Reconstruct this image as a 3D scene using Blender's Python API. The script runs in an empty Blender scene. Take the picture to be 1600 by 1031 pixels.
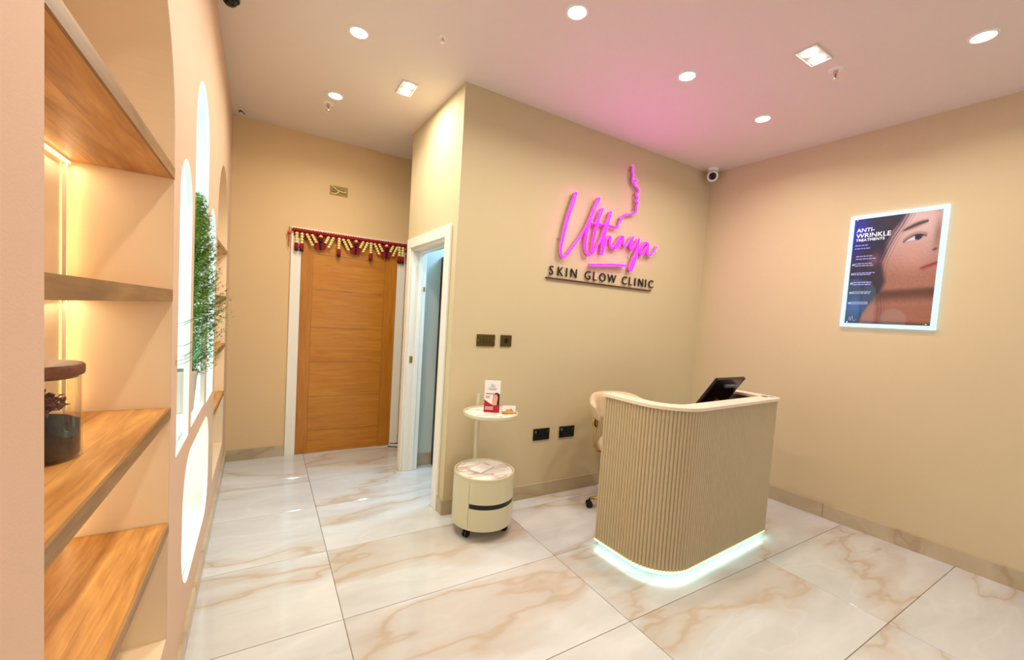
import bpy, bmesh, math, random
from mathutils import Vector, Matrix
from mathutils.geometry import tessellate_polygon
random.seed(7)
C = bpy.context.scene.collection
sc = bpy.context.scene
PI = math.pi

def lin(c):
    return c / 12.92 if c <= 0.04045 else ((c + 0.055) / 1.055) ** 2.4
def rgb(r, g, b):
    return (lin(r / 255), lin(g / 255), lin(b / 255), 1)

# ------------------------------------------------------------------ camera
FW = Vector((0.51352606, 0.85628083, -0.05544483))
RT = Vector((0.85768474, -0.51027435, 0.06322166))
UP = Vector((-0.02584342, 0.08002015, 0.99645817))
cam = bpy.data.objects.new('camera', bpy.data.cameras.new('camera'))
C.objects.link(cam)
cam.matrix_world = Matrix(((RT.x, UP.x, -FW.x, 0), (RT.y, UP.y, -FW.y, 0), (RT.z, UP.z, -FW.z, 1.4163), (0, 0, 0, 1)))
cam.data.sensor_width = 36
cam.data.lens = 642.24 / 1600 * 36
cam.data.shift_x = 3.0 / 1600
cam.data.shift_y = 17.0 / 1600
cam.data.clip_start = 0.02
sc.camera = cam

# ------------------------------------------------------------------ world, exposure, large lights
w = bpy.data.worlds.new('world'); sc.world = w; w.use_nodes = True
w.node_tree.nodes['Background'].inputs[0].default_value = (0.8, 0.88, 1, 1)
w.node_tree.nodes['Background'].inputs[1].default_value = 0.3
sc.view_settings.view_transform = 'Standard'
sc.view_settings.look = 'None'
sc.view_settings.gamma = 1
sc.view_settings.use_curve_mapping = False
sc.view_settings.exposure = 0.06

DOWN_POWER = 7.9
WARM = (1.0, 0.94, 0.79)
NEON = 17.0
def area(name, loc, size, power, col, rot=(0, 0, 0), sy=None, disk=True, spread=180):
    l = bpy.data.lights.new(name, 'AREA')
    l.shape = 'DISK' if disk else 'RECTANGLE'
    l.size = size
    if sy: l.size_y = sy
    l.energy = power; l.color = col; l.spread = math.radians(spread)
    o = bpy.data.objects.new(name, l); C.objects.link(o)
    o.location = loc; o.rotation_euler = rot
    return o
CEIL = 2.97
DOWNS = [(0.415, 2.561), (1.306, 1.727), (0.405, 3.398), (2.19, 1.738), (3.054, 1.742), (3.045, 0.673)]
TWINS = [(0.812, 2.968), (2.567, 1.217)]
UNSEEN = [(0.41, 1.73), (0.41, 0.9), (0.41, -0.9), (2.2, -1.6)]
for x, y in DOWNS + UNSEEN:
    area('downlight_lamp', (x, y, CEIL - 0.014), 0.08, DOWN_POWER, WARM, spread=155)
for x, y, dx, dy in ((0.812, 2.968, 0, .05), (2.567, 1.217, .046, 0)):
    for s_ in (-1, 1): area('twin_lamp', (x + dx * s_, y + dy * s_, CEIL - 0.018), 0.05, DOWN_POWER * .6, WARM)
# cool lamp of the side room
area('side_room_lamp', (2.0, 3.15, 2.6), 0.5, 30, (0.38, 0.66, 1.0))
# cool fill lamp added behind the camera
area('added_rear_fill', (2.2, -2.47, 1.45), 2.5, 16, (0.6, 0.80, 1.0), rot=(PI / 2, 0, 0), sy=2.1, disk=False)

# ------------------------------------------------------------------ materials
def mat(name, col, rough=0.5, metal=0.0, emis=None, estr=0.0, noise=0.0, nscale=8.0, bump=0.0, bscale=200.0, coat=0.0, spec=0.5, trans=0.0, alpha=1.0, ior=1.45):
    m = bpy.data.materials.new(name); m.use_nodes = True
    nt = m.node_tree; b = nt.nodes['Principled BSDF']
    b.inputs['Base Color'].default_value = col
    b.inputs['Roughness'].default_value = rough
    b.inputs['Metallic'].default_value = metal
    b.inputs['Coat Weight'].default_value = coat
    b.inputs['Specular IOR Level'].default_value = spec
    b.inputs['Transmission Weight'].default_value = trans
    b.inputs['Alpha'].default_value = alpha
    b.inputs['IOR'].default_value = ior
    if emis:
        b.inputs['Emission Color'].default_value = emis
        b.inputs['Emission Strength'].default_value = estr
    tc = nt.nodes.new('ShaderNodeTexCoord')
    if noise > 0:
        n = nt.nodes.new('ShaderNodeTexNoise'); n.inputs['Scale'].default_value = nscale; n.inputs['Detail'].default_value = 5
        nt.links.new(tc.outputs['Object'], n.inputs['Vector'])
        r = nt.nodes.new('ShaderNodeMapRange')
        r.inputs['To Min'].default_value = 1 - noise; r.inputs['To Max'].default_value = 1 + noise
        nt.links.new(n.outputs['Fac'], r.inputs['Value'])
        mx = nt.nodes.new('ShaderNodeVectorMath'); mx.operation = 'SCALE'
        mx.inputs[0].default_value = col[:3]
        nt.links.new(r.outputs[0], mx.inputs['Scale'])
        nt.links.new(mx.outputs[0], b.inputs['Base Color'])
    if bump > 0:
        n = nt.nodes.new('ShaderNodeTexNoise'); n.inputs['Scale'].default_value = bscale; n.inputs['Detail'].default_value = 3
        nt.links.new(tc.outputs['Object'], n.inputs['Vector'])
        bp = nt.nodes.new('ShaderNodeBump'); bp.inputs['Strength'].default_value = bump; bp.inputs['Distance'].default_value = 0.002
        nt.links.new(n.outputs['Fac'], bp.inputs['Height'])
        nt.links.new(bp.outputs[0], b.inputs['Normal'])
    return m

def wood(name, c1, c2, axis='X', scale=1.0, rough=0.45):
    m = bpy.data.materials.new(name); m.use_nodes = True
    nt = m.node_tree; b = nt.nodes['Principled BSDF']; b.inputs['Roughness'].default_value = rough
    tc = nt.nodes.new('ShaderNodeTexCoord'); mp = nt.nodes.new('ShaderNodeMapping')
    oi = nt.nodes.new('ShaderNodeObjectInfo'); ad = nt.nodes.new('ShaderNodeVectorMath'); ad.operation = 'ADD'
    ml = nt.nodes.new('ShaderNodeMath'); ml.operation = 'MULTIPLY'; ml.inputs[1].default_value = 17
    nt.links.new(oi.outputs['Random'], ml.inputs[0])
    nt.links.new(tc.outputs['Object'], ad.inputs[0]); nt.links.new(ml.outputs[0], ad.inputs[1])
    s = {'X': (1.2, 14, 14), 'Y': (14, 1.2, 14), 'Z': (14, 14, 1.2)}[axis]
    mp.inputs['Scale'].default_value = [v * scale for v in s]
    nt.links.new(ad.outputs[0], mp.inputs['Vector'])
    n = nt.nodes.new('ShaderNodeTexNoise'); n.inputs['Scale'].default_value = 2.2; n.inputs['Detail'].default_value = 7; n.inputs['Distortion'].default_value = 1.2
    nt.links.new(mp.outputs[0], n.inputs['Vector'])
    n2 = nt.nodes.new('ShaderNodeTexNoise'); n2.inputs['Scale'].default_value = 12; n2.inputs['Detail'].default_value = 4
    nt.links.new(mp.outputs[0], n2.inputs['Vector'])
    mxx = nt.nodes.new('ShaderNodeMath'); mxx.operation = 'MULTIPLY_ADD'; mxx.inputs[1].default_value = 0.35
    nt.links.new(n2.outputs['Fac'], mxx.inputs[0]); nt.links.new(n.outputs['Fac'], mxx.inputs[2])
    cr = nt.nodes.new('ShaderNodeValToRGB')
    cr.color_ramp.elements[0].position = 0.48; cr.color_ramp.elements[0].color = c1
    cr.color_ramp.elements[1].position = 0.86; cr.color_ramp.elements[1].color = c2
    nt.links.new(mxx.outputs[0], cr.inputs[0]); nt.links.new(cr.outputs[0], b.inputs['Base Color'])
    bp = nt.nodes.new('ShaderNodeBump'); bp.inputs['Strength'].default_value = 0.15; bp.inputs['Distance'].default_value = 0.001
    nt.links.new(n2.outputs['Fac'], bp.inputs['Height']); nt.links.new(bp.outputs[0], b.inputs['Normal'])
    return m

def marble(name, base, cloud, vein, rough=0.1, scale=1.0, vs=1.0, amount=1.0, rot=35, rnd=3.0):
    m = bpy.data.materials.new(name); m.use_nodes = True
    nt = m.node_tree; L = nt.links; b = nt.nodes['Principled BSDF']; b.inputs['Roughness'].default_value = rough
    tc = nt.nodes.new('ShaderNodeTexCoord'); oi = nt.nodes.new('ShaderNodeObjectInfo')
    ml = nt.nodes.new('ShaderNodeMath'); ml.operation = 'MULTIPLY'; ml.inputs[1].default_value = rnd
    L.new(oi.outputs['Random'], ml.inputs[0])
    ad = nt.nodes.new('ShaderNodeVectorMath'); ad.operation = 'ADD'
    L.new(tc.outputs['Object'], ad.inputs[0]); L.new(ml.outputs[0], ad.inputs[1])
    mp = nt.nodes.new('ShaderNodeMapping'); mp.inputs['Rotation'].default_value = (0, 0, math.radians(rot)); mp.inputs['Scale'].default_value = (scale * .55, scale * 1.5, scale)
    L.new(ad.outputs[0], mp.inputs['Vector'])
    # distorted coordinate
    dn = nt.nodes.new('ShaderNodeTexNoise'); dn.inputs['Scale'].default_value = 1.6; dn.inputs['Detail'].default_value = 4
    L.new(mp.outputs[0], dn.inputs['Vector'])
    sb = nt.nodes.new('ShaderNodeVectorMath'); sb.operation = 'SCALE'; sb.inputs['Scale'].default_value = 1.1
    L.new(dn.outputs['Color'], sb.inputs[0])
    a2 = nt.nodes.new('ShaderNodeVectorMath'); a2.operation = 'ADD'
    L.new(mp.outputs[0], a2.inputs[0]); L.new(sb.outputs[0], a2.inputs[1])
    def vein_layer(sc_, width, seed):
        n = nt.nodes.new('ShaderNodeTexNoise'); n.inputs['Scale'].default_value = sc_ * vs; n.inputs['Detail'].default_value = 2.5; n.inputs['Roughness'].default_value = .45
        o = nt.nodes.new('ShaderNodeVectorMath'); o.operation = 'ADD'; o.inputs[1].default_value = (seed, seed * 2, 0)
        L.new(a2.outputs[0], o.inputs[0]); L.new(o.outputs[0], n.inputs['Vector'])
        s1 = nt.nodes.new('ShaderNodeMath'); s1.operation = 'SUBTRACT'; s1.inputs[1].default_value = 0.5
        L.new(n.outputs['Fac'], s1.inputs[0])
        ab = nt.nodes.new('ShaderNodeMath'); ab.operation = 'ABSOLUTE'; L.new(s1.outputs[0], ab.inputs[0])
        r = nt.nodes.new('ShaderNodeMapRange'); r.inputs['From Min'].default_value = 0; r.inputs['From Max'].default_value = width
        r.inputs['To Min'].default_value = 1; r.inputs['To Max'].default_value = 0; r.interpolation_type = 'SMOOTHSTEP'
        L.new(ab.outputs[0], r.inputs['Value'])
        return r.outputs[0]
    v1 = vein_layer(0.92, 0.012, 0.0); v2 = vein_layer(0.92, 0.06, 0.0); v3 = vein_layer(1.7, 0.03, 5.3)
    cl = nt.nodes.new('ShaderNodeTexNoise'); cl.inputs['Scale'].default_value = 1.8; cl.inputs['Detail'].default_value = 6
    L.new(a2.outputs[0], cl.inputs['Vector'])
    m1 = nt.nodes.new('ShaderNodeMix'); m1.data_type = 'RGBA'; m1.inputs[6].default_value = base; m1.inputs[7].default_value = cloud
    cr = nt.nodes.new('ShaderNodeMapRange'); cr.inputs['From Min'].default_value = .35; cr.inputs['From Max'].default_value = .7
    L.new(cl.outputs['Fac'], cr.inputs['Value']); L.new(cr.outputs[0], m1.inputs[0])
    def over(prev, fac, k, col):
        mm = nt.nodes.new('ShaderNodeMath'); mm.operation = 'MULTIPLY'; mm.inputs[1].default_value = k * amount
        L.new(fac, mm.inputs[0])
        mk = nt.nodes.new('ShaderNodeMath'); mk.operation = 'MULTIPLY'; L.new(mm.outputs[0], mk.inputs[0]); mk.inputs[1].default_value = .2
        mk2 = nt.nodes.new('ShaderNodeMath'); mk2.operation = 'MULTIPLY_ADD'; mk2.inputs[1].default_value = .8; L.new(mm.outputs[0], mk2.inputs[0]); L.new(mk.outputs[0], mk2.inputs[2])
        x = nt.nodes.new('ShaderNodeMix'); x.data_type = 'RGBA'; x.inputs[7].default_value = col
        L.new(mk2.outputs[0], x.inputs[0]); L.new(prev, x.inputs[6]); return x.outputs[2]
    c = over(m1.outputs[2], v2, 0.30, vein)
    c = over(c, v1, 0.38, vein)
    c = over(c, v3, 0.05, (1, 1, 1, 1))
    L.new(c, b.inputs['Base Color'])
    return m

def glassy(name, col=(1, 1, 1, 1), rough=0.0, clear=0.85, k0=.06, k1=.35):
    m = bpy.data.materials.new(name); m.use_nodes = True
    nt = m.node_tree; nt.nodes.remove(nt.nodes['Principled BSDF'])
    t = nt.nodes.new('ShaderNodeBsdfTransparent'); t.inputs[0].default_value = col
    g = nt.nodes.new('ShaderNodeBsdfGlossy'); g.inputs['Roughness'].default_value = rough
    lw = nt.nodes.new('ShaderNodeLayerWeight'); lw.inputs['Blend'].default_value = .25
    ma = nt.nodes.new('ShaderNodeMath'); ma.operation = 'MULTIPLY_ADD'; ma.inputs[1].default_value = k1; ma.inputs[2].default_value = k0
    nt.links.new(lw.outputs['Facing'], ma.inputs[0])
    mx = nt.nodes.new('ShaderNodeMixShader')
    nt.links.new(ma.outputs[0], mx.inputs[0]); nt.links.new(t.outputs[0], mx.inputs[1]); nt.links.new(g.outputs[0], mx.inputs[2])
    nt.links.new(mx.outputs[0], nt.nodes['Material Output'].inputs['Surface'])
    return m

M = {}
M['wall'] = mat('wall_paint', rgb(206, 188, 150), 0.75, noise=.02, nscale=3, bump=.15, bscale=260)
M['wall_pink'] = mat('pink_beige_paint', rgb(216, 182, 154), 0.7, noise=.02, nscale=3, bump=.15, bscale=260)
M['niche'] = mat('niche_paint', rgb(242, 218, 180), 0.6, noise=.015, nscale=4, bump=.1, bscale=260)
M['ceiling'] = mat('ceiling_paint', rgb(228, 214, 203), 0.7, bump=.08)
M['bay'] = mat('white_bay_paint', rgb(240, 243, 236), 0.6, bump=.05)
M['cool_wall'] = mat('side_room_paint', rgb(206, 214, 206), 0.7, bump=.1)
M['white'] = mat('white_gloss_paint', rgb(240, 234, 222), 0.3, noise=.01)
M['white2'] = mat('off_white', rgb(238, 234, 226), 0.5, noise=.01)
M['tile'] = marble('marble_tile', rgb(192, 191, 188), rgb(213, 213, 211), rgb(178, 148, 112), rough=0.06, amount=1.15)
M['skirt'] = marble('skirting_marble', rgb(186, 168, 138), rgb(196, 180, 150), rgb(160, 132, 96), rough=0.25, rnd=5)
M['grout'] = mat('grout', rgb(150, 130, 108), 0.9, noise=.05)
M['recess'] = mat('recess_grey', rgb(190, 178, 165), 0.5, noise=.02)
M['oak'] = wood('oak_veneer', rgb(198, 132, 40), rgb(178, 108, 24), 'X', .8, 0.35)
M['oak_v'] = wood('oak_veneer_upright', rgb(192, 126, 38), rgb(170, 102, 24), 'Z', .8, 0.35)
M['shelf'] = wood('shelf_oak', rgb(214, 160, 90), rgb(158, 102, 44), 'Y', .7, 0.4)
M['shelf_edge'] = wood('shelf_edge_oak', rgb(166, 128, 78), rgb(130, 96, 56), 'Y', .8, 0.5)
M['desk'] = mat('desk_lacquer', rgb(192, 172, 136), 0.5, noise=.015, nscale=5)
M['desk_top'] = mat('desk_top_lacquer', rgb(232, 212, 188), 0.35, noise=.01)
M['brown'] = wood('dark_desk_wood', rgb(98, 58, 40), rgb(70, 38, 26), 'X', 1.0, .4)
M['cream'] = mat('cream_lacquer', rgb(206, 196, 160), 0.28, noise=.01, coat=.3)
M['cart_marble'] = marble('cart_marble', rgb(232, 224, 214), rgb(244, 240, 234), rgb(160, 126, 84), rough=0.15, scale=5, rnd=1, amount=1.4)
M['black'] = mat('black_plastic', rgb(12, 12, 14), 0.35, noise=.05)
M['black_gloss'] = mat('black_gloss', rgb(8, 8, 12), 0.12, noise=.05)
M['grey'] = mat('grey_plastic', rgb(110, 110, 120), 0.3, noise=.03)
M['chrome'] = mat('chrome', rgb(210, 205, 195), 0.2, 1.0, noise=.02)
M['gold'] = mat('polished_gold', rgb(214, 172, 100), 0.2, 1.0, noise=.02)
M['bronze'] = mat('antique_bronze', rgb(96, 78, 38), 0.35, .8, noise=.15, nscale=60)
M['leather'] = mat('beige_leather', rgb(214, 190, 152), 0.45, noise=.03, bump=.3, bscale=160)
M['pot'] = mat('pot_ceramic', rgb(206, 194, 178), 0.5, noise=.03)
M['soil'] = mat('soil', rgb(26, 18, 14), 0.95, noise=.3, nscale=60, bump=.6, bscale=120)
M['leaf'] = mat('cypress_green', rgb(104, 130, 30), 0.6, noise=.7, nscale=22)
M['leaf_dark'] = mat('cypress_dark_green', rgb(30, 62, 16), 0.6, noise=.5, nscale=22)
M['leaf2'] = mat('blade_green', rgb(30, 122, 62), 0.4, noise=.15, nscale=20)
M['red_leaf'] = mat('red_leaf', rgb(122, 44, 30), 0.5, noise=.3, nscale=60)
M['dark_leaf'] = mat('dark_leaf', rgb(34, 62, 26), 0.5, noise=.3, nscale=60)
M['lid'] = wood('lid_wood', rgb(140, 86, 46), rgb(104, 60, 32), 'Y', 1.5, .45)
M['red'] = mat('red_yarn', rgb(150, 16, 22), 0.8, noise=.2, nscale=90, bump=.5, bscale=300)
M['burg'] = mat('burgundy_felt', rgb(132, 14, 26), 0.85, noise=.15, nscale=60, bump=.4, bscale=300)
M['yellow'] = mat('cream_flower', rgb(246, 226, 146), 0.8, noise=.12, nscale=120, bump=.5, bscale=300)
M['dark_bead'] = mat('dark_bead', rgb(32, 16, 24), 0.35, noise=.1)
M['orange'] = mat('orange_red_bead', rgb(200, 66, 30), 0.5, noise=.1)
M['jar'] = glassy('jar_glass', (0.97, 0.96, 0.93, 1), 0.02, k0=.02, k1=.42)
M['shade_backing'] = mat('shadow_toned_backing', rgb(176, 132, 116), 0.25, noise=.04)  # brownish shadow beside the strokes is put into this opaque colour
M['paper'] = mat('paper', rgb(240, 232, 228), 0.6, noise=.01)
M['print_red'] = mat('red_print', rgb(170, 22, 40), 0.5, noise=.04)
M['print_grey'] = mat('grey_print', rgb(150, 136, 136), 0.6, noise=.04)
M['print_skin'] = mat('skin_print', rgb(226, 164, 140), 0.5, noise=.03)
M['print_hair'] = mat('hair_print', rgb(50, 24, 22), 0.5, noise=.1)
M['letter'] = mat('black_letter', rgb(20, 16, 16), 0.4, noise=.05)
M['bar'] = mat('maroon_bar', rgb(92, 48, 44), 0.4, noise=.05)
M['neon'] = mat('pink_neon', rgb(200, 20, 190), 0.3, emis=(1.0, 0.003, 0.90, 1), estr=NEON, noise=.01)
M['lens'] = mat('lamp_lens', rgb(255, 250, 240), 0.3, emis=(1, .95, .86, 1), estr=14, noise=.01)
M['led'] = mat('cool_led', rgb(255, 255, 255), 0.3, emis=(0.38, 0.88, 1.0, 1), estr=4.8, noise=.01)
M['led_edge'] = mat('diffuser_strip', rgb(240, 236, 170), 0.3, emis=(0.95, 0.93, 0.45, 1), estr=.75, noise=.01)
M['warm_led'] = mat('warm_led', rgb(255, 240, 200), 0.3, emis=(1.0, 0.80, 0.42, 1), estr=.95, noise=.01)
M['film'] = mat('daylit_frosted_film', rgb(235, 245, 245), 0.4, emis=(0.58, 0.92, 1.0, 1), estr=1.9, noise=.01)
M['film_dim'] = mat('added_rear_pane', rgb(220, 232, 240), 0.3, emis=(0.6, 0.8, 1.0, 1), estr=.5, noise=.01)  # glowing pane of the window added behind the camera
M['film2'] = mat('lit_lower_panel', rgb(245, 245, 230), 0.4, emis=(0.92, 1.0, 0.90, 1), estr=1.7, noise=.01)
M['frame_lit'] = mat('lit_acrylic_border', rgb(190, 225, 240), 0.2, emis=(0.40, 0.78, 1.0, 1), estr=.62, noise=.01)
M['poster_white'] = mat('lit_white_print', rgb(255, 255, 255), 0.4, emis=(0.8, 0.88, 1.0, 1), estr=.9, noise=.01)
M['poster_grey'] = mat('lit_grey_print', rgb(150, 150, 200), 0.4, emis=(0.35, 0.4, 0.7, 1), estr=.5, noise=.01)
M['cover'] = glassy('poster_glass', (0.97, 0.98, 1, 1), 0.03, k0=.015, k1=.05)

# ------------------------------------------------------------------ mesh helpers
def link(name, bm, m, parent=None, smooth=False, loc=None, auto=None):
    me = bpy.data.meshes.new(name)
    bmesh.ops.recalc_face_normals(bm, faces=bm.faces)
    bm.to_mesh(me); bm.free()
    for mm in (m if isinstance(m, (list, tuple)) else [m]): me.materials.append(mm)
    if smooth:
        for p in me.polygons: p.use_smooth = True
    if auto: me.set_sharp_from_angle(angle=math.radians(auto))
    o = bpy.data.objects.new(name, me); C.objects.link(o)
    if parent: o.parent = parent
    if loc: o.location = loc
    return o
def box(bm, a, b, mi=0, bevel=0, mtx=None):
    vs = [bm.verts.new((x, y, z)) for x in (a[0], b[0]) for y in (a[1], b[1]) for z in (a[2], b[2])]
    fs = [bm.faces.new([vs[i] for i in q]) for q in ((0, 1, 3, 2), (4, 6, 7, 5), (0, 4, 5, 1), (2, 3, 7, 6), (0, 2, 6, 4), (1, 5, 7, 3))]
    for f in fs: f.material_index = mi
    if bevel:
        es = list({e for f in fs for e in f.edges})
        r = bmesh.ops.bevel(bm, geom=es, offset=bevel, segments=2, affect='EDGES', profile=.6)
        vs = list({v for f in r['faces'] for v in f.verts} | {v for v in vs if v.is_valid})
    if mtx: bmesh.ops.transform(bm, matrix=mtx, verts=vs)
    return vs
def boxo(name, a, b, m, parent=None, bevel=0.0, kind=None):
    bm = bmesh.new(); box(bm, a, b, 0, bevel)
    o = link(name, bm, m, parent)
    if kind: o['kind'] = kind
    return o
def lathe(bm, prof, c=(0, 0, 0), n=32, a0=0, a1=2 * PI, mi=0, cap=False):
    full = abs(a1 - a0 - 2 * PI) < 1e-6
    k = n if full else n + 1
    rings = []
    for r, z in prof:
        if r < 1e-6: rings.append([bm.verts.new((c[0], c[1], c[2] + z))])
        else: rings.append([bm.verts.new((c[0] + r * math.cos(a0 + (a1 - a0) * i / n), c[1] + r * math.sin(a0 + (a1 - a0) * i / n), c[2] + z)) for i in range(k)])
    for A, B in zip(rings, rings[1:]):
        for i in range(n if full or k > n else n):
            j = (i + 1) % k
            if not full and i + 1 >= k: continue
            q = []
            for v in ((A[i] if len(A) > 1 else A[0]), (A[j] if len(A) > 1 else A[0]), (B[j] if len(B) > 1 else B[0]), (B[i] if len(B) > 1 else B[0])):
                if v not in q: q.append(v)
            if len(q) > 2:
                f = bm.faces.new(q); f.material_index = mi
    return rings
def tube(bm, pts, r, n=8, cap=True):
    pts = [Vector(p) for p in pts]
    rs = r if isinstance(r, (list, tuple)) else [r] * len(pts)
    rings = []; up = None
    for i, p in enumerate(pts):
        t = (pts[min(i + 1, len(pts) - 1)] - pts[max(i - 1, 0)]).normalized()
        if up is None:
            up = Vector((0, 0, 1)) if abs(t.z) < .9 else Vector((1, 0, 0))
        u = (up - t * up.dot(t)).normalized(); v = t.cross(u); up = u
        rings.append([bm.verts.new(p + (u * math.cos(2 * PI * k / n) + v * math.sin(2 * PI * k / n)) * rs[i]) for k in range(n)])
    for A, B in zip(rings, rings[1:]):
        for k in range(n): bm.faces.new((A[k], A[(k + 1) % n], B[(k + 1) % n], B[k]))
    if cap:
        bm.faces.new(rings[0][::-1]); bm.faces.new(rings[-1])
def spline(pts, k=6):
    P = [Vector(p) for p in pts]; out = []
    for i in range(len(P) - 1):
        p0 = P[max(i - 1, 0)]; p1 = P[i]; p2 = P[i + 1]; p3 = P[min(i + 2, len(P) - 1)]
        for j in range(k):
            t = j / k
            out.append(.5 * ((2 * p1) + (p2 - p0) * t + (2 * p0 - 5 * p1 + 4 * p2 - p3) * t * t + (3 * p1 - p0 - 3 * p2 + p3) * t ** 3))
    out.append(P[-1]); return out
def ball(bm, c, r, sub=1, s=(1, 1, 1)):
    mt = Matrix.Translation(c) @ Matrix.Diagonal((r * s[0], r * s[1], r * s[2], 1))
    bmesh.ops.create_icosphere(bm, subdivisions=sub, radius=1, matrix=mt)
def plate(bm, outer, holes, f, d0, d1, mi=0, ms=0):
    """outline with holes in 2D (a, b), f(a, b, depth) -> 3D"""
    loops = [outer] + holes
    flat = [p for l in loops for p in l]
    tris = tessellate_polygon([[Vector((a, b, 0)) for a, b in l] for l in loops])
    V0 = [bm.verts.new(f(a, b, d0)) for a, b in flat]
    V1 = [bm.verts.new(f(a, b, d1)) for a, b in flat]
    for t in tris:
        try:
            bm.faces.new([V0[i] for i in t]); q_ = bm.faces.new([V1[i] for i in reversed(t)]); q_.material_index = ms
        except ValueError: pass
    k = 0
    for l in loops:
        n = len(l)
        for i in range(n):
            a, b = k + i, k + (i + 1) % n
            q_ = bm.faces.new((V0[a], V0[b], V1[b], V1[a])); q_.material_index = ms
        k += n
def thing(name, label, cat, loc=(0, 0, 0), rz=0, group=None):
    o = bpy.data.objects.new(name, None); C.objects.link(o)
    o.empty_display_size = .05
    o.location = loc; o.rotation_euler = (0, 0, rz)
    o['label'] = label; o['category'] = cat
    if group: o['group'] = group
    return o
def tag(o, label, cat, group=None):
    o['label'] = label; o['category'] = cat
    if group: o['group'] = group
    return o
def struct(o): o['kind'] = 'structure'; return o

# ------------------------------------------------------------------ room constants
XR, YS, YD = 3.77, 2.636, 4.286
J = Vector((1.11, 2.636)); K = Vector((1.077, 3.66)); R0 = Vector((3.769, 2.613)); R1 = Vector((3.842, 1.22))
RD = (R1 - R0).normalized()
YF = -2.5                               # front of the room, behind the camera
RF = R0 + RD * ((YF - R0.y) / RD.y)
def xl(y): return -0.271 + (YD - y) * 0.0099

def prism(name, pts, z0, z1, m, kind=True, parent=None):
    bm = bmesh.new()
    A = [bm.verts.new((p[0], p[1], z0)) for p in pts]; B = [bm.verts.new((p[0], p[1], z1)) for p in pts]
    bm.faces.new(A[::-1]); bm.faces.new(B)
    for i in range(len(pts)):
        j = (i + 1) % len(pts); bm.faces.new((A[i], A[j], B[j], B[i]))
    o = link(name, bm, m, parent)
    if kind: struct(o)
    return o

# ------------------------------------------------------------------ floor with tiles
floor = boxo('floor', (-0.9, YF - .1, -0.05), (4.3, 4.5, -0.004), M['grout'], kind='structure')
GX, GY, TW, TH = 0.344, 3.09, 1.2, 0.6
cache = {}
for i in range(-2, 4):
    for j in range(-3, 11):
        x0, x1 = GX + TW * i, GX + TW * (i + 1)
        y1 = GY - TH * j; y0 = y1 - TH
        x0, x1 = max(x0, -0.30), min(x1, 4.05); y0, y1 = max(y0, YF), min(y1, 4.30)
        if x1 - x0 < .02 or y1 - y0 < .02: continue
        if x0 > 1.6 and y0 > 2.75 and x0 > 2.6: continue
        g = 0.0016
        wx, wy = round(x1 - x0 - 2 * g, 4), round(y1 - y0 - 2 * g, 4)
        if (wx, wy) not in cache:
            bm = bmesh.new(); box(bm, (0, 0, -.012), (wx, wy, 0))
            es = [e for e in bm.edges if all(v.co.z > -.001 for v in e.verts)]
            bmesh.ops.bevel(bm, geom=es, offset=.0012, segments=1, affect='EDGES')
            o = link('tile', bm, M['tile'], floor); cache[(wx, wy)] = o.data
        else:
            o = bpy.data.objects.new('tile', cache[(wx, wy)]); C.objects.link(o); o.parent = floor
        o.location = (x0 + g, y0 + g, 0)

# ------------------------------------------------------------------ ceiling and walls
struct(boxo('ceiling', (-0.9, YF - .1, CEIL), (4.3, 4.5, CEIL + .1), M['ceiling']))
n = Vector((RD.y, -RD.x)); n = -n if n.x < 0 else n
prism('wall_right', [R0, RF, RF + n * .12, R0 + n * .12 + Vector((0, .2))], 0, CEIL, M['wall'])
prism('wall_sign', [J, R0, R0 + Vector((.1, .12)), J + Vector((.115, .12))], 0, CEIL, M['wall'])
# jog wall with its doorway
OY0, OY1, OZ = 2.80, 3.545, 1.965
def jx(y): return J.x + (y - J.y) / (K.y - J.y) * (K.x - J.x)
bm = bmesh.new()
plate(bm, [(J.y, 0), (OY0, 0), (OY0, OZ), (OY1, OZ), (OY1, 0), (K.y, 0), (K.y, CEIL), (J.y, CEIL)], [], lambda a, b, d: (jx(a) + d, a, b), 0, .115)
struct(link('wall_doorway', bm, M['wall']))
M['wall_b'] = mat('back_wall_beige', rgb(220, 188, 142), 0.75, noise=.02, nscale=3, bump=.15, bscale=260)  # more orange than the sign and right walls
struct(boxo('wall_back', (-0.45, YD, 0), (2.7, YD + .12, CEIL), M['wall_b']))
struct(boxo('wall_front', (-0.45, YF - .1, 0), (4.2, YF, CEIL), M['wall']))
wf = struct(boxo('added_rear_window', (.85, YF, .30), (3.55, YF + .015, 2.60), M['white']))  # invented window, added to go with the rear fill lamp
for k in range(2): boxo('pane', (.92 + k * 1.3, YF + .0155, .38), (2.18 + k * 1.3, YF + .018, 2.52), M['film_dim'], wf)
for xx_ in (.86, 2.17, 3.48): boxo('window_frame', (xx_, YF + .0155, .31), (xx_ + .06, YF + .028, 2.59), M['white'], wf)
# side room behind the doorway
struct(boxo('wall_side_room_back', (1.192, 3.612, 0), (2.7, 3.70, CEIL), M['cool_wall']))
struct(boxo('wall_side_room_end', (2.62, 2.76, 0), (2.70, 3.612, CEIL), M['cool_wall']))
struct(boxo('wall_side_room_front', (1.23, 2.765, 0), (2.62, 2.80, CEIL), M['cool_wall']))

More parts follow.
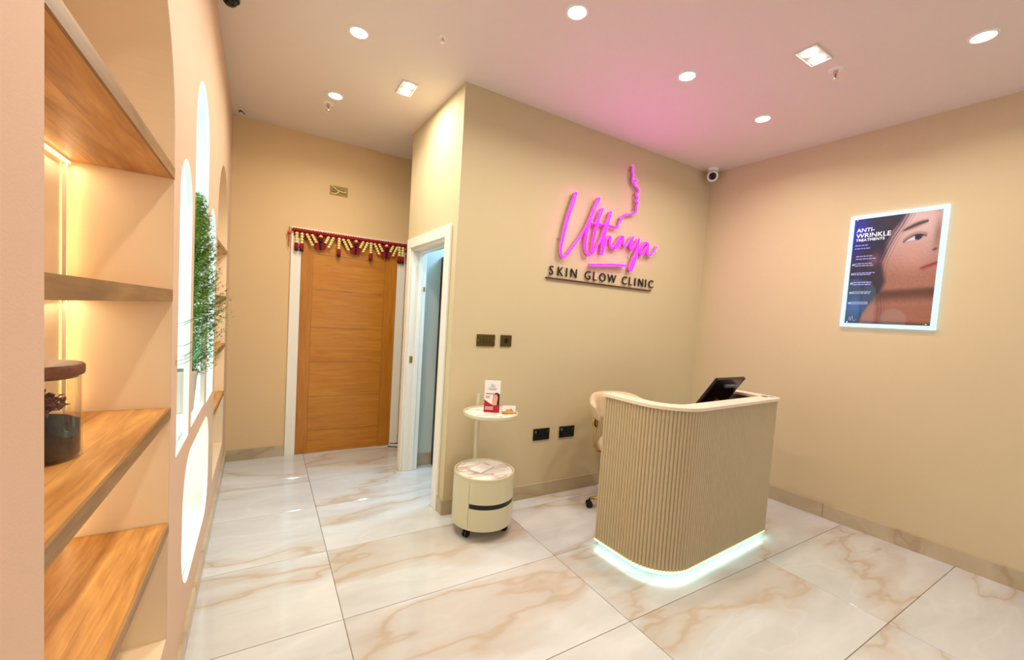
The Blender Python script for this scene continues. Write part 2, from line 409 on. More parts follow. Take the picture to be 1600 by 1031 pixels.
# left wall: plate with niches and arches
def arch(y0, y1, zb, zs, n=24):
    c, r = (y0 + y1) / 2, (y1 - y0) / 2
    return [(y0, zb), (y1, zb)] + [(c + r * math.cos(PI * i / n), zs + r * math.sin(PI * i / n)) for i in range(n + 1)]
def rrect(y0, y1, z0, z1, r, n=10):
    out = []
    for cx, cz, a in ((y1 - r, z0 + r, -90), (y1 - r, z1 - r, 0), (y0 + r, z1 - r, 90), (y0 + r, z0 + r, 180)):
        for i in range(n + 1):
            t = math.radians(a + 90 * i / n); out.append((cx + r * math.cos(t), cz + r * math.sin(t)))
    return out
lf = lambda a, b, d: (xl(a) - d, a, b)
NA = (0.738, 1.618); ND = (3.11, 3.965)
ND_D = 0.235
bm = bmesh.new()
plate(bm, [(YF, 0), (1.68, 0), (1.68, CEIL), (YF, CEIL)], [arch(NA[0], NA[1], .318, 1.875, 40)], lf, 0, ND_D)
box(bm, (xl(1.2) - ND_D - .03, NA[0] - .05, .25), (xl(1.2) - ND_D - .001, NA[1] + .05, 2.45))
plate(bm, [(3.065, 0), (YD, 0), (YD, CEIL), (3.065, CEIL)], [arch(ND[0], ND[1], .265, 1.90, 40)], lf, 0, ND_D)
box(bm, (xl(3.5) - ND_D - .03, ND[0] - .05, .2), (xl(3.5) - ND_D - .001, ND[1] + .05, 2.45))
holes = [arch(1.735, 2.02, .875, 1.757), arch(2.09, 2.565, .885, 2.112), arch(2.655, 3.005, .868, 1.735), rrect(1.905, 2.835, .245, .795, .20)]
plate(bm, [(1.68, 0), (3.065, 0), (3.065, CEIL), (1.68, CEIL)], holes, lf, 0, .018, ms=1)
bmesh.ops.remove_doubles(bm, verts=bm.verts, dist=.0001)
struct(link('wall_left', bm, [M['wall_pink'], M['bay']]))
# inner faces of the niches, a shade lighter
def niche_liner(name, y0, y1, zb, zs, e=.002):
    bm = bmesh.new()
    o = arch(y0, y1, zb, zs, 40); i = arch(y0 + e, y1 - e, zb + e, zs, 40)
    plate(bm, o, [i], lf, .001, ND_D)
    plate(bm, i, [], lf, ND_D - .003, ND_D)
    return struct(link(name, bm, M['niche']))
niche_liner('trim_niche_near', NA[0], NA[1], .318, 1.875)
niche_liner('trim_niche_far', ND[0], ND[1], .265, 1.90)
# bay behind the arches, with daylit frosted panes at its back
BX = -0.78
bm = bmesh.new()
box(bm, (BX, 1.64, 0), (-.482, 1.6795, 2.6)); box(bm, (-.53, 1.6805, 0), (-.272, 1.686, 2.6)); box(bm, (BX, 3.0645, 0), (-.515, 3.10, 2.6)); box(bm, (-.53, 3.058, 0), (-.281, 3.0645, 2.6))
box(bm, (BX, 1.68, 2.5), (-.281, 3.0645, 2.6)); box(bm, (BX, 1.68, 0), (-.281, 3.0645, .2))
bm2 = bm
struct(link('wall_bay', bm, M['bay']))
struct(boxo('trim_bay_sill', (BX + .03, 1.68, .835), (-.280, 3.058, .868), M['bay']))
wn = struct(boxo('window_1', (BX - .05, 1.64, 0), (BX, 3.1, 2.6), M['white']))
for k in range(2):
    ya = 1.70 + k * .685
    boxo('pane', (BX + .001, ya, .90), (BX + .006, ya + .66, 2.44), M['film'], wn)
    boxo('pane', (BX + .001, ya, .23), (BX + .006, ya + .66, .81), M['film2'], wn)
    bm = bmesh.new()
    for z0, z1 in ((.868, .90), (2.44, 2.47)): box(bm, (BX + .001, ya, z0), (BX + .02, ya + .66, z1))
    for y0 in (ya - .012, ya + .66): box(bm, (BX + .001, y0, .868), (BX + .02, y0 + .012, 2.47))
    link('window_frame', bm, M['white'], wn)

# skirtings: marble strips, cut into lengths
def skirt(name, a, b, h, t, side, kind='structure', n=1):
    a = Vector(a); b = Vector(b); d = (b - a).normalized(); nn = Vector((-d.y, d.x)) * side
    root = prism(name, [a, b, b + nn * (t * .55), a + nn * (t * .55)], 0, h - .004, M['grout'])
    L = (b - a).length
    cuts = [0] + [1.2 * (i + 1) for i in range(int(L / 1.2))] + [L]
    for c0, c1 in zip(cuts, cuts[1:]):
        if c1 - c0 < .05: continue
        p, q = a + d * (c0 + .001), a + d * (c1 - .001)
        prism('skirting_tile', [p, q, q + nn * t, p + nn * t], 0, h, M['skirt'], kind=False, parent=root)
    return root
skirt('baseboard_right', R0, RF, .112, .012, -1)
skirt('baseboard_sign', J + Vector((-.012, 0)), R0, .108, .012, -1)
skirt('baseboard_doorway', (J.x, J.y), (jx(2.712), 2.712), .108, .012, 1)
skirt('baseboard_left', (xl(YF), YF), (xl(YD), YD), .095, .012, -1)
skirt('baseboard_back', (xl(YD), YD), (.19, YD), .10, .012, -1)
skirt('baseboard_back_right', (1.245, YD), (1.9, YD), .10, .012, -1)
skirt('baseboard_side_room', (1.20, 3.612), (2.6, 3.612), .11, .012, -1)

# white door frame in the doorway wall
d1 = bpy.data.objects.new('door_1', None); C.objects.link(d1); d1['kind'] = 'structure'
def casing_bar(y0, y1, z0, z1, x0, x1, name='casing', m='white'):
    bm = bmesh.new()
    vs = [bm.verts.new((jx(y) + x, y, z)) for x in (x0, x1) for y in (y0, y1) for z in (z0, z1)]
    for q in ((0, 1, 3, 2), (4, 6, 7, 5), (0, 4, 5, 1), (2, 3, 7, 6), (0, 2, 6, 4), (1, 5, 7, 3)): bm.faces.new([vs[i] for i in q])
    bmesh.ops.bevel(bm, geom=list(bm.edges), offset=.003, segments=1, affect='EDGES')
    return link(name, bm, M[m], d1)
casing_bar(OY0 - .085, OY0 + .004, 0, OZ + .004, -.02, 0)
casing_bar(OY1 - .004, OY1 + .075, 0, OZ + .004, -.02, 0)
casing_bar(OY0 - .085, OY1 + .075, OZ - .004, OZ + .078, -.02, 0)
casing_bar(OY0, OY0 + .028, 0, OZ - .028, -.001, .13, 'jamb')
casing_bar(OY1 - .028, OY1, 0, OZ - .028, -.001, .13, 'jamb')
casing_bar(OY0, OY1, OZ - .028, OZ, -.001, .13, 'door_head')
casing_bar(OY1 - .042, OY1 - .028, 0, OZ - .028, .055, .09, 'door_stop')
casing_bar(OY0 + .028, OY0 + .042, 0, OZ - .028, .055, .09, 'door_stop')
casing_bar(OY0 + .028, OY1 - .028, OZ - .042, OZ - .028, .055, .09, 'door_stop')
sp = casing_bar(OY1 - .033, OY1 - .028, .97, 1.03, .012, .04, 'strike_plate', 'gold')
sp['label'] = 'small brass strike plate on the far jamb'
casing_bar(OY1 - .033, OY1 - .028, 1.60, 1.64, .105, .122, 'latch_plate', 'gold')

# oak door in the back wall
d2 = bpy.data.objects.new('door_2', None); C.objects.link(d2); d2['kind'] = 'structure'
DX0, DX1, DZ = .272, 1.158, 2.035
yf = YD - .006
for a, b in (((.188, YD - .02, 0), (DX0, YD, DZ)), ((DX1, YD - .02, 0), (1.240, YD, DZ)), ((.188, YD - .02, DZ), (1.240, YD, 2.118))):
    boxo('casing', a, b, M['white'], d2, .003)
sx0, sx1 = .372, 1.035
boxo('stile', (DX0 + .003, yf - .002, .006), (sx0, YD + .02, DZ - .004), M['oak_v'], d2, .0015)
boxo('stile', (sx1, yf - .002, .006), (DX1 - .003, YD + .02, DZ - .004), M['oak_v'], d2, .0015)
zs = [.006, .217, .549, .880, 1.213, 1.565, 1.895, DZ - .004]
for a, b in zip(zs, zs[1:]):
    boxo('panel_board', (sx0 + .0015, yf - .001, a + .002), (sx1 - .0015, YD + .02, b - .002), M['oak'], d2, .002)

# ------------------------------------------------------------------ shelves in the niches
def shelf(y0, y1, zt, th, label, depth=ND_D - .005, dx=.002):
    t = thing('oak_shelf', label, 'shelf', (xl((y0 + y1) / 2), (y0 + y1) / 2, zt - th))
    L = y1 - y0 - .006
    # edge-glued boards
    nb = 3; x1 = -dx; x0 = -depth; wv = (x1 - .006 - x0) / nb
    for k in range(nb):
        boxo('board', (x0 + wv * k + .0002, -L / 2, 0), (x0 + wv * (k + 1) - .0002, L / 2, th), M['shelf'], t)
    boxo('front_edging', (x1 - .006, -L / 2, -.0005), (x1, L / 2, th + .0002), M['shelf_edge'], t, .0005)
    return t
for zt, th, lb in ((1.800, .032, 'thick oak shelf highest in the near arched niche, seen from below'), (1.437, .035, 'oak shelf at eye level in the near arched niche'),
                   (1.072, .032, 'oak shelf in the near niche carrying the glass jar'), (.704, .032, 'oak shelf lowest in the near niche, below the jar shelf')):
    shelf(NA[0] + .002, NA[1] - .002, zt, th, lb)
for zt, th, lb in ((1.797, .026, 'oak shelf highest in the far narrow niche by the back wall'), (1.446, .034, 'oak shelf at eye level in the far niche beside the plant'),
                   (1.074, .028, 'third oak shelf down in the far niche beside the plant pot'), (.690, .028, 'oak shelf lowest in the far niche near the back wall')):
    shelf(ND[0] + .002, ND[1] - .002, zt, th, lb)
# warm LED strips along the back corner of the near niche and under its shelves
for y0, y1, xx in ((NA[0], NA[1], xl(1.2)), (ND[0], ND[1], xl(3.5))):
    t = thing('led_strip', 'warm light strip in the back corners of the ' + ('near' if y0 < 2 else 'far') + ' arched niche', 'light strip', (xx - ND_D + .004, (y0 + y1) / 2, .32))
    for z0, z1 in ((.708, 1.036), (1.076, 1.398), (1.441, 1.764)):
        ya = y1 - .034 - (y0 + y1) / 2
        boxo('vertical_strip', (0, ya - .006, z0 - .31), (.008, ya, z1 - .33), M['niche'], t)
        area('niche_strip_lamp', (xx - ND_D + .009, y1 - .032, (z0 + z1) / 2), .010, .11, (1, .86, .55), rot=(-PI / 2, 0, 0), sy=z1 - z0 - .02, disk=False)
        area('niche_shelf_lamp', (xx - ND_D + .014, (y0 + y1) / 2, z1 - .004), .012, 1.3, (1, .86, .60), sy=y1 - y0 - .04, disk=False)
        boxo('shelf_strip', (0.0, -(y1 - y0) / 2 + .01, z1 - .328), (.010, (y1 - y0) / 2 - .02, z1 - .321), M['warm_led'], t)

# ------------------------------------------------------------------ glass jar terrarium
JC = (-.392, 1.175, 1.0728)
t = thing('glass_jar', 'cylindrical glass jar terrarium with brown wooden lid on the near oak shelf', 'jar', JC)
bm = bmesh.new(); lathe(bm, [(0, 0), (.068, 0), (.070, .004), (.070, .172), (.067, .172), (.067, .006), (0, .006)], n=48)
link('jar_body', bm, M['jar'], t, True, auto=40)
bm = bmesh.new(); lathe(bm, [(0, .166), (.064, .166), (.064, .1725), (.0725, .1725), (.074, .176), (.074, .190), (.071, .194), (0, .194)], n=48)
link('lid', bm, M['lid'], t, True, auto=40)
bm = bmesh.new(); lathe(bm, [(0, .007), (.0665, .007), (.0665, .074), (.055, .080), (.03, .084), (0, .085)], n=40)
link('soil', bm, M['soil'], t, True)
def rosette(bm, c, n, ln, wd, up):
    for k in range(n):
        a = 2 * PI * k / n + random.random(); e = random.uniform(.2, up); l = ln * random.uniform(.7, 1.1)
        d = Vector((math.cos(a) * math.cos(e), math.sin(a) * math.cos(e), math.sin(e))); s = Vector((-math.sin(a), math.cos(a), 0)) * wd
        c0 = Vector(c); m_ = c0 + d * l * .55 + Vector((0, 0, l * .12)); e_ = c0 + d * l - Vector((0, 0, l * .15))
        v = [bm.verts.new(p) for p in (c0, m_ + s, e_, m_ - s, m_ + Vector((0, 0, wd * .5)))]
        bm.faces.new((v[0], v[1], v[4])); bm.faces.new((v[1], v[2], v[4])); bm.faces.new((v[2], v[3], v[4])); bm.faces.new((v[3], v[0], v[4]))
bm = bmesh.new()
for k in range(40):
    a = random.random() * 6.28; r = random.uniform(0, .045); rosette(bm, (r * math.cos(a), r * math.sin(a), 0.084 + random.random() * .038), 8, .034, .006, 1.3)
o = link('red_plants', bm, M['red_leaf'], t); o['label'] = 'dark red leafy plants'; o['kind'] = 'stuff'
bm = bmesh.new()
for k in range(8):
    a = random.uniform(2.4, 5.0); r = random.uniform(.02, .045); rosette(bm, (r * math.cos(a), r * math.sin(a), .098 + random.random() * .03), 6, .030, .008, 1.0)
o = link('green_plants', bm, M['dark_leaf'], t); o['label'] = 'dark green leafy plants'; o['kind'] = 'stuff'

# ------------------------------------------------------------------ cypress in the middle arch
t = thing('potted_cypress', 'feathery green cypress plant in a pale pot standing in the tallest narrow arch', 'plant', (-.335, 2.47, .869))
bm = bmesh.new(); lathe(bm, [(0, 0), (.045, 0), (.050, .01), (.062, .175), (.066, .18), (.066, .20), (.060, .20), (.058, .17), (0, .165)], n=32)
link('pot', bm, M['pot'], t, True, auto=40)
bm = bmesh.new(); lathe(bm, [(0, .182), (.058, .176)], n=20); link('soil', bm, M['soil'], t)
bm = bmesh.new(); tube(bm, [(.025, 0, .17), (.03, 0, .4), (.035, .01, .7), (.035, 0, .93)], [.008, .007, .005, .002], 6); link('stem', bm, M['brown'], t)
bm = bmesh.new()
def radius(z):
    pts = [(.19, .09), (.30, .13), (.42, .155), (.55, .13), (.70, .10), (.85, .07), (.96, .035), (1.02, .012)]
    for (a, ra), (b, rb) in zip(pts, pts[1:]):
        if a <= z <= b: return ra + (rb - ra) * (z - a) / (b - a)
    return .02
for k in range(1050):
    z = .20 + .80 * random.random() ** .9; a = random.random() * 2 * PI; R = radius(z) * random.uniform(.55, 1.12)
    base = Vector((.012, 0, z - .03)); d = Vector((math.cos(a), math.sin(a), random.uniform(.15, .75)))
    ctr = Vector((.045, .02, 0))
    nseg = 7; prev = base + Vector((math.cos(a), math.sin(a), 0)) * R * .25
    tip = base + ctr + Vector((math.cos(a) * R, math.sin(a) * R, .05 + random.uniform(0, .05)))
    side = Vector((-math.sin(a), math.cos(a), random.uniform(-.4, .4))).normalized()
    for s in range(nseg):
        f0 = s / nseg; f1 = (s + 1) / nseg
        p0 = prev.lerp(tip, f0) + Vector((0, 0, -.02 * math.sin(f0 * PI))); p1 = prev.lerp(tip, f1) + Vector((0, 0, -.02 * math.sin(f1 * PI)))
        dr = (p1 - p0).normalized()
        for sg in (-1, 1):
            mi_ = int(k % 5 < 2)
            l = .022 * (1 - .5 * f0) * random.uniform(.7, 1.3)
            e = p0 + dr * l * .8 + side * sg * l + Vector((0, 0, random.uniform(-.004, .004)))
            w_ = dr * .0034
            v = [bm.verts.new(p) for p in (p0 - w_, e, p0 + w_)]; bm.faces.new(v).material_index = mi_
            e2 = p0.lerp(e, .5) + dr * l * .5
            v = [bm.verts.new(p) for p in (p0.lerp(e, .4) - w_ * .6, e2, p0.lerp(e, .4) + w_ * .6)]; bm.faces.new(v)
        v = [bm.verts.new(p) for p in (p0 + side * .0008, p0 - side * .0008, p1 - side * .0006, p1 + side * .0006)]; bm.faces.new(v)
# keep the foliage clear of the wall plate: only through the arch opening or beside it
def wx(v): return v.x - .335
def inhole(y, z):
    if not (2.10 < y < 2.555): return False
    return z < 2.1
kill = [f for f in bm.faces if any((v.co.x - .335) < -.129 * (v.co.y + 2.47) or -.275 < (v.co.x - .335) < -.245 and not inhole(v.co.y + 2.47, v.co.z + .869) for v in f.verts)]
bmesh.ops.delete(bm, geom=kill, context='FACES')
o = link('foliage', bm, [M['leaf'], M['leaf_dark']], t); o['kind'] = 'stuff'
for k, (ze, zp) in enumerate(((1.312, 1.335), (1.322, 1.34), (1.250, 1.250), (1.218, 1.210), (1.203, 1.198), (1.190, 1.184), (1.196, 1.222))):
    bm = bmesh.new()
    # the blades bend out of the tall arch, pass in front of the pier and end at the small arch
    P_ = [Vector((0.01, -.02, .19)), Vector((.085, -.12, (zp - .869) * .8 + .05)), Vector((.099, -.24, zp - .869 + .004)), Vector((.101, -.45, zp - .869)), Vector((.099, -.66, (ze + zp) / 2 - .869)), Vector((.090, -.755 - .006 * k, ze - .869 + .006))]
    pp = spline(P_, 6)
    for q0, q1, i in zip(pp, pp[1:], range(99)):
        w0 = .0026 * (1 - i / len(pp)) + .0004; w1 = .0026 * (1 - (i + 1) / len(pp)) + .0004
        v = [bm.verts.new(q) for q in (q0 + Vector((0, 0, w0)), q0 - Vector((0, 0, w0)), q1 - Vector((0, 0, w1)), q1 + Vector((0, 0, w1)))]
        bm.faces.new(v)
    link('grass_blade', bm, M['leaf2'], t)

# ------------------------------------------------------------------ reception desk
A = math.radians(3.7)
t = thing('reception_desk', 'cream fluted reception desk with rounded corner and glowing underside', 'desk', (1.874, 1.372, 0), A)
def desk_path(off, back=.505, ret=.44, rl=.25, rr=.05, W=1.205):
    """outline of the desk walls offset outward; starts at the left back, runs along the front to the right back"""
    pts = []
    def ln(p, q, n):
        for i in range(n): pts.append(tuple(p[k] + (q[k] - p[k]) * i / n for k in (0, 1)))
    def arc(c, r, a0, a1, n):
        for i in range(n): 
            a = math.radians(a0 + (a1 - a0) * i / n); pts.append((c[0] + r * math.cos(a), c[1] + r * math.sin(a)))
    ln((-off, back), (-off, rl), 12); arc((rl, rl), rl + off, 180, 270, 24)
    ln((rl, -off), (W - rr, -off), 30); arc((W - rr, rr), rr + off, 270, 360, 10)
    ln((W + off, rr), (W + off, ret), 10); pts.append((W + off, ret))
    return pts
def band(bm, out, inn, z0, z1):
    n = len(out)
    R = [[bm.verts.new((p[0], p[1], z)) for p in l] for l, z in ((out, z0), (out, z1), (inn, z1), (inn, z0))]
    for i in range(n - 1):
        for k in range(4):
            a, b = R[k], R[(k + 1) % 4]; bm.faces.new((a[i], a[i + 1], b[i + 1], b[i]))
    bm.faces.new([R[k][0] for k in range(4)]); bm.faces.new([R[k][-1] for k in range(4)][::-1])
ZB, ZT = .052, .985
bm = bmesh.new(); band(bm, desk_path(-.008), desk_path(-.03), ZB + .004, ZT - .02); link('carcass', bm, M['desk'], t)
bm = bmesh.new(); band(bm, desk_path(-.0305), desk_path(-.034), ZB + .3, ZT - .021); o = link('inner_lining', bm, M['brown'], t); o['label'] = 'dark brown inner lining'
# fluted cladding: half-round ribs
raw = desk_path(-.0085, ret=.44)
import itertools
def resample(path, step):
    d = [0]
    for p, q in zip(path, path[1:]): d.append(d[-1] + math.dist(p, q))
    n = int(d[-1] / step); out = []; j = 0
    for i in range(n + 1):
        s = d[-1] * i / n
        while j < len(d) - 2 and d[j + 1] < s: j += 1
        f = (s - d[j]) / (d[j + 1] - d[j] + 1e-9)
        p, q = path[j], path[j + 1]
        tx, ty = (q[0] - p[0]), (q[1] - p[1]); l = math.hypot(tx, ty) + 1e-9
        out.append((p[0] + tx * f, p[1] + ty * f, ty / l, -tx / l, s))
    return out
PITCH = .0205; S_ = 8
rs = resample(raw, PITCH / S_)
bm = bmesh.new(); prof = []
for i, (x, y, nx, ny, s) in enumerate(rs):
    ph = (i % S_) / S_; h = .010 * math.sin(PI * ph) ** .55 if ph > 0 else 0
    prof.append((x - nx * -h * -1 * -1 if False else x - nx * h * -1 * -1 + 0, y) if False else (x + (-nx) * h * -1, y + (-ny) * h * -1))
# make sure the ribs point outward
cx, cy = .6, .3
def fix(i):
    x, y, nx, ny, s = rs[i]; ph = (i % S_) / S_; h = .010 * math.sin(PI * ph) ** .55 if ph > 0 else 0
    if (x - cx) * nx + (y - cy) * ny < 0: nx, ny = -nx, -ny
    return (x + nx * h, y + ny * h)
prof = [fix(i) for i in range(len(rs))]
A0 = [bm.verts.new((x, y, ZB)) for x, y in prof]; A1 = [bm.verts.new((x, y, ZT - .018)) for x, y in prof]
B0 = [bm.verts.new((r[0], r[1], ZB)) for r in resample(desk_path(-.0086), PITCH / S_)[:len(prof)]]
for i in range(len(prof) - 1):
    bm.faces.new((A0[i], A0[i + 1], A1[i + 1], A1[i]))
nb = min(len(B0), len(A0))
for i in range(nb - 1): bm.faces.new((A0[i], B0[i], B0[i + 1], A0[i + 1]))
link('fluted_cladding', bm, M['desk'], t, True, auto=50)
bm = bmesh.new(); band(bm, desk_path(.014, back=.515, ret=.455), desk_path(-.092, back=.515, ret=.455, rl=.25), ZT - .018, ZT)
es = [e for e in bm.edges if abs(e.calc_face_angle(0)) > 1.0 and abs(e.verts[0].co.z - e.verts[1].co.z) < 1e-4]
bmesh.ops.bevel(bm, geom=es, offset=.0025, segments=2, affect='EDGES')
link('counter_ledge', bm, M['desk_top'], t, False)
ws = desk_path(-.036, ret=.46)
bm = bmesh.new(); plate(bm, [(p[0], min(p[1], .49)) for p in ws][::-1], [], lambda a, b, d: (a, b, d), .72, .745); link('work_surface', bm, M['brown'], t)
bm = bmesh.new(); band(bm, desk_path(-.045, rl=.25), desk_path(-.065, rl=.25), .001, ZB + .003); o = link('plinth', bm, M['white2'], t)
bm = bmesh.new(); band(bm, desk_path(-.012), desk_path(-.030), ZB - .020, ZB + .0035); o = link('led_strip', bm, M['led'], t); o['label'] = 'cool white light strip under the desk edge'
bm = bmesh.new(); band(bm, desk_path(.0005), desk_path(-.0105), ZB - .009, ZB - .0003); o = link('diffuser_edge', bm, M['led_edge'], t); o['label'] = 'yellowish glowing rim under the fluting'

# monitor on the desk
t = thing('desk_monitor', 'black flat monitor seen from behind, tilted back inside the reception desk', 'monitor', (2.775, 1.70, .7455), math.radians(2))
bm = bmesh.new(); box(bm, (-.10, -.02, 0), (.10, .13, .012), bevel=.004); link('stand_base', bm, M['black'], t)
bm = bmesh.new(); tube(bm, [(0, .06, .01), (0, .055, .12), (0, .02, .19)], [.022, .02, .018], 10); link('stand_neck', bm, M['grey'], t)
T45 = Matrix.Translation((0, .0, .250)) @ Matrix.Rotation(math.radians(33), 4, 'X')
bm = bmesh.new(); box(bm, (-.176, -.012, -.125), (.176, .010, .125), bevel=.004, mtx=T45); link('monitor_shell', bm, M['black'], t)
bm = bmesh.new(); box(bm, (-.13, -.017, -.10), (.13, -.0125, .045), bevel=.002, mtx=T45); link('rear_housing', bm, M['black_gloss'], t)
bm = bmesh.new(); box(bm, (-.055, -.034, .062), (.09, -.013, .082), bevel=.003, mtx=T45); o = link('rear_grip', bm, M['grey'], t); o['label'] = 'grey strip on the back'
bm = bmesh.new(); box(bm, (-.168, .0102, -.115), (.168, .0115, .115), mtx=T45); link('screen', bm, M['black_gloss'], t)

# ------------------------------------------------------------------ chair behind the desk
t = thing('desk_chair', 'beige leather swivel chair with gold frame tucked behind the reception desk', 'chair', (2.418, 2.17, 0), math.radians(0))
bm = bmesh.new()
prof = [(0, 0), (.19, 0), (.225, .02), (.235, .05), (.22, .085), (.15, .10), (0, .105)]
lathe(bm, prof, (0, 0, .44), 40); link('seat', bm, M['leather'], t, True, auto=60)
# curved backrest shell
def shell(bm, r, thick, a0, a1, z0, z1, n=28, m=10, lean=.05):
    rows = []
    def P_(i, j, rr):
        a = a0 + (a1 - a0) * i / n; f = j / m; e = abs(2 * i / n - 1)
        zlo = z0 + .05 * e ** 3; zhi = z1 - .075 * e ** 4
        z = zlo + (zhi - zlo) * f
        R = rr + lean * f
        return Vector((R * math.cos(a), R * math.sin(a), z))
    def edge(i, j):
        return 1 - max(abs(2 * i / n - 1) ** 14, abs(2 * j / m - 1) ** 8) * .85
    I = [[bm.verts.new(P_(i, j, r + thick / 2 - thick / 2 * edge(i, j))) for j in range(m + 1)] for i in range(n + 1)]
    O = [[bm.verts.new(P_(i, j, r + thick / 2 + thick / 2 * edge(i, j))) for j in range(m + 1)] for i in range(n + 1)]
    for i in range(n):
        for j in range(m):
            bm.faces.new((I[i][j], I[i + 1][j], I[i + 1][j + 1], I[i][j + 1])); bm.faces.new((O[i][j], O[i][j + 1], O[i + 1][j + 1], O[i + 1][j]))
        bm.faces.new((I[i][0], O[i][0], O[i + 1][0], I[i + 1][0])); bm.faces.new((I[i][m], I[i + 1][m], O[i + 1][m], O[i][m]))
    for j in range(m):
        bm.faces.new((I[0][j], I[0][j + 1], O[0][j + 1], O[0][j])); bm.faces.new((I[n][j], O[n][j], O[n][j + 1], I[n][j + 1]))
bm = bmesh.new(); shell(bm, .225, .055, math.radians(18), math.radians(162), .64, .865); link('backrest', bm, M['leather'], t, True, auto=50)
for s in (-1, 1):
    a = math.radians(90 + s * 66); q = lambda r, z: (r * math.cos(a), r * math.sin(a), z)
    bm = bmesh.new(); tube(bm, spline([q(.15, .445), q(.25, .455), q(.275, .52), q(.265, .64), q(.27, .70)], 5), .009, 8); link('back_bracket', bm, M['gold'], t, True)
    bm = bmesh.new(); a2 = a
    tube(bm, spline([q(.275, .635), q(.287, .66), q(.285, .70)], 4), .012, 8); link('bracket_clip', bm, M['gold'], t, True)
bm = bmesh.new(); lathe(bm, [(0, .44), (.10, .44), (.10, .425), (.03, .41), (.028, .25), (.018, .25), (.018, .12), (.03, .11), (.03, .06), (0, .06)], n=20); link('gas_column', bm, M['gold'], t, True, auto=40)
base_a = math.radians(149)
for k in range(5):
    a = base_a + 2 * PI * k / 5; c, s = math.cos(a), math.sin(a)
    bm = bmesh.new(); tube(bm, [(.02 * c, .02 * s, .095), (.15 * c, .15 * s, .088), (.265 * c, .265 * s, .068)], [.018, .014, .010], 8)
    lg = link('base_leg', bm, M['gold'], t, True)
    bm = bmesh.new()
    for off in (-.014, .014):
        mt = Matrix.Translation((.27 * c - s * off, .27 * s + c * off, .0265)) @ Matrix.Rotation(a, 4, 'Z') @ Matrix.Rotation(PI / 2, 4, 'X')
        bmesh.ops.create_cone(bm, cap_ends=True, segments=18, radius1=.026, radius2=.024, depth=.018, matrix=mt)
    tube(bm, [(.27 * c, .27 * s, .026), (.268 * c, .268 * s, .07)], .007, 6)
    link('castor', bm, M['black'], lg, True, auto=40)

# ------------------------------------------------------------------ round drawer trolley
t = thing('round_side_table', 'cream round two-drawer trolley table with marble top and raised tray', 'side table', (1.285, 2.369, 0))
R_ = .200; Z0, Z1 = .072, .403
va = math.atan2(-2.369, -1.285)     # towards the viewer
bm = bmesh.new(); lathe(bm, [(0, Z0), (R_ - .006, Z0), (R_ - .003, Z0 + .003), (R_ - .003, Z1 - .02), (R_, Z1 - .016), (R_, Z1), (R_ - .004, Z1 + .002), (R_ - .012, Z1), (R_ - .014, Z1 - .010), (0, Z1 - .010)], n=72)
link('cabinet_body', bm, M['cream'], t, True, auto=35)
bm = bmesh.new(); lathe(bm, [(0, Z1 - .0095), (R_ - .0145, Z1 - .0095), (R_ - .0145, Z1 - .004), (R_ - .017, Z1 - .002), (0, Z1 - .002)], n=60); link('marble_top', bm, M['cart_marble'], t, True, auto=35)
def curved_panel(a0, a1, z0, z1, r0, r1, n=30):
    bm = bmesh.new()
    R4 = [[bm.verts.new((r * math.cos(a0 + (a1 - a0) * i / n), r * math.sin(a0 + (a1 - a0) * i / n), z)) for i in range(n + 1)] for r, z in ((r0, z0), (r1, z0), (r1, z1), (r0, z1))]
    for i in range(n):
        for k in range(4): bm.faces.new((R4[k][i], R4[k][i + 1], R4[(k + 1) % 4][i + 1], R4[(k + 1) % 4][i]))
    bm.faces.new([R4[k][0] for k in range(4)]); bm.faces.new([R4[k][-1] for k in range(4)][::-1])
    return bm
# in the image left is clockwise seen from above
aL, aR = va - math.radians(25), va + math.radians(84)
for z0, z1 in ((.244, Z1 - .018), (Z0 + .001, .212)):
    dw = link('drawer', curved_panel(aL, aR, z0, z1, R_ - .006, R_ + .002), M['cream'], t, True, auto=35)
o = link('finger_gap', curved_panel(aL + .01, aR - .01, .2125, .2435, R_ - .006, R_ - .0015), M['black'], t, True, auto=35); o['label'] = 'black grip gap between the drawers'
link('side_panel', curved_panel(aR + .012, aL + 2 * PI - .012, Z0 + .001, Z1 - .018, R_ - .006, R_ + .002, 60), M['cream'], t, True, auto=35)
for k, da in enumerate((-.65, 1.42, 9, 2.6, 4.1)):
    if k == 2: continue
    a = va + da; c, s = math.cos(a), math.sin(a); r = .156
    bm = bmesh.new()
    for off in (-.010, .010):
        mt = Matrix.Translation((r * c - s * off, r * s + c * off, .025)) @ Matrix.Rotation(a, 4, 'Z') @ Matrix.Rotation(PI / 2, 4, 'X')
        bmesh.ops.create_cone(bm, cap_ends=True, segments=18, radius1=.0245, radius2=.0245, depth=.010, matrix=mt)
    cs = link('castor', bm, M['black'], t, True, auto=40)
    bm = bmesh.new(); tube(bm, [(r * c, r * s, .025), (r * c * .98, r * s * .98, .071)], .007, 8); box(bm, (r * c - .012, r * s - .012, .060), (r * c + .012, r * s + .012, .0715), bevel=.002)
    link('castor_fork', bm, M['chrome'], cs, True, auto=40)
sxy = (.032, .208)
bm = bmesh.new(); tube(bm, [(sxy[0], sxy[1], .10), (sxy[0], sxy[1], .868)], .0155, 16); link('pole', bm, M['cream'], t, True, auto=40)
bm = bmesh.new(); box(bm, (sxy[0] - .02, sxy[1] - .03, .745), (sxy[0] + .02, sxy[1] + .016, .775), bevel=.004); link('pole_collar', bm, M['cream'], t)
TZ = .765; tc_ = (.018, -.008, TZ)
bm = bmesh.new(); lathe(bm, [(0, 0), (.170, 0), (.180, .006), (.182, .022), (.180, .027), (.174, .027), (.171, .020), (.170, .012), (0, .012)], tc_, 64); link('tray', bm, M['cream'], t, True, auto=35)
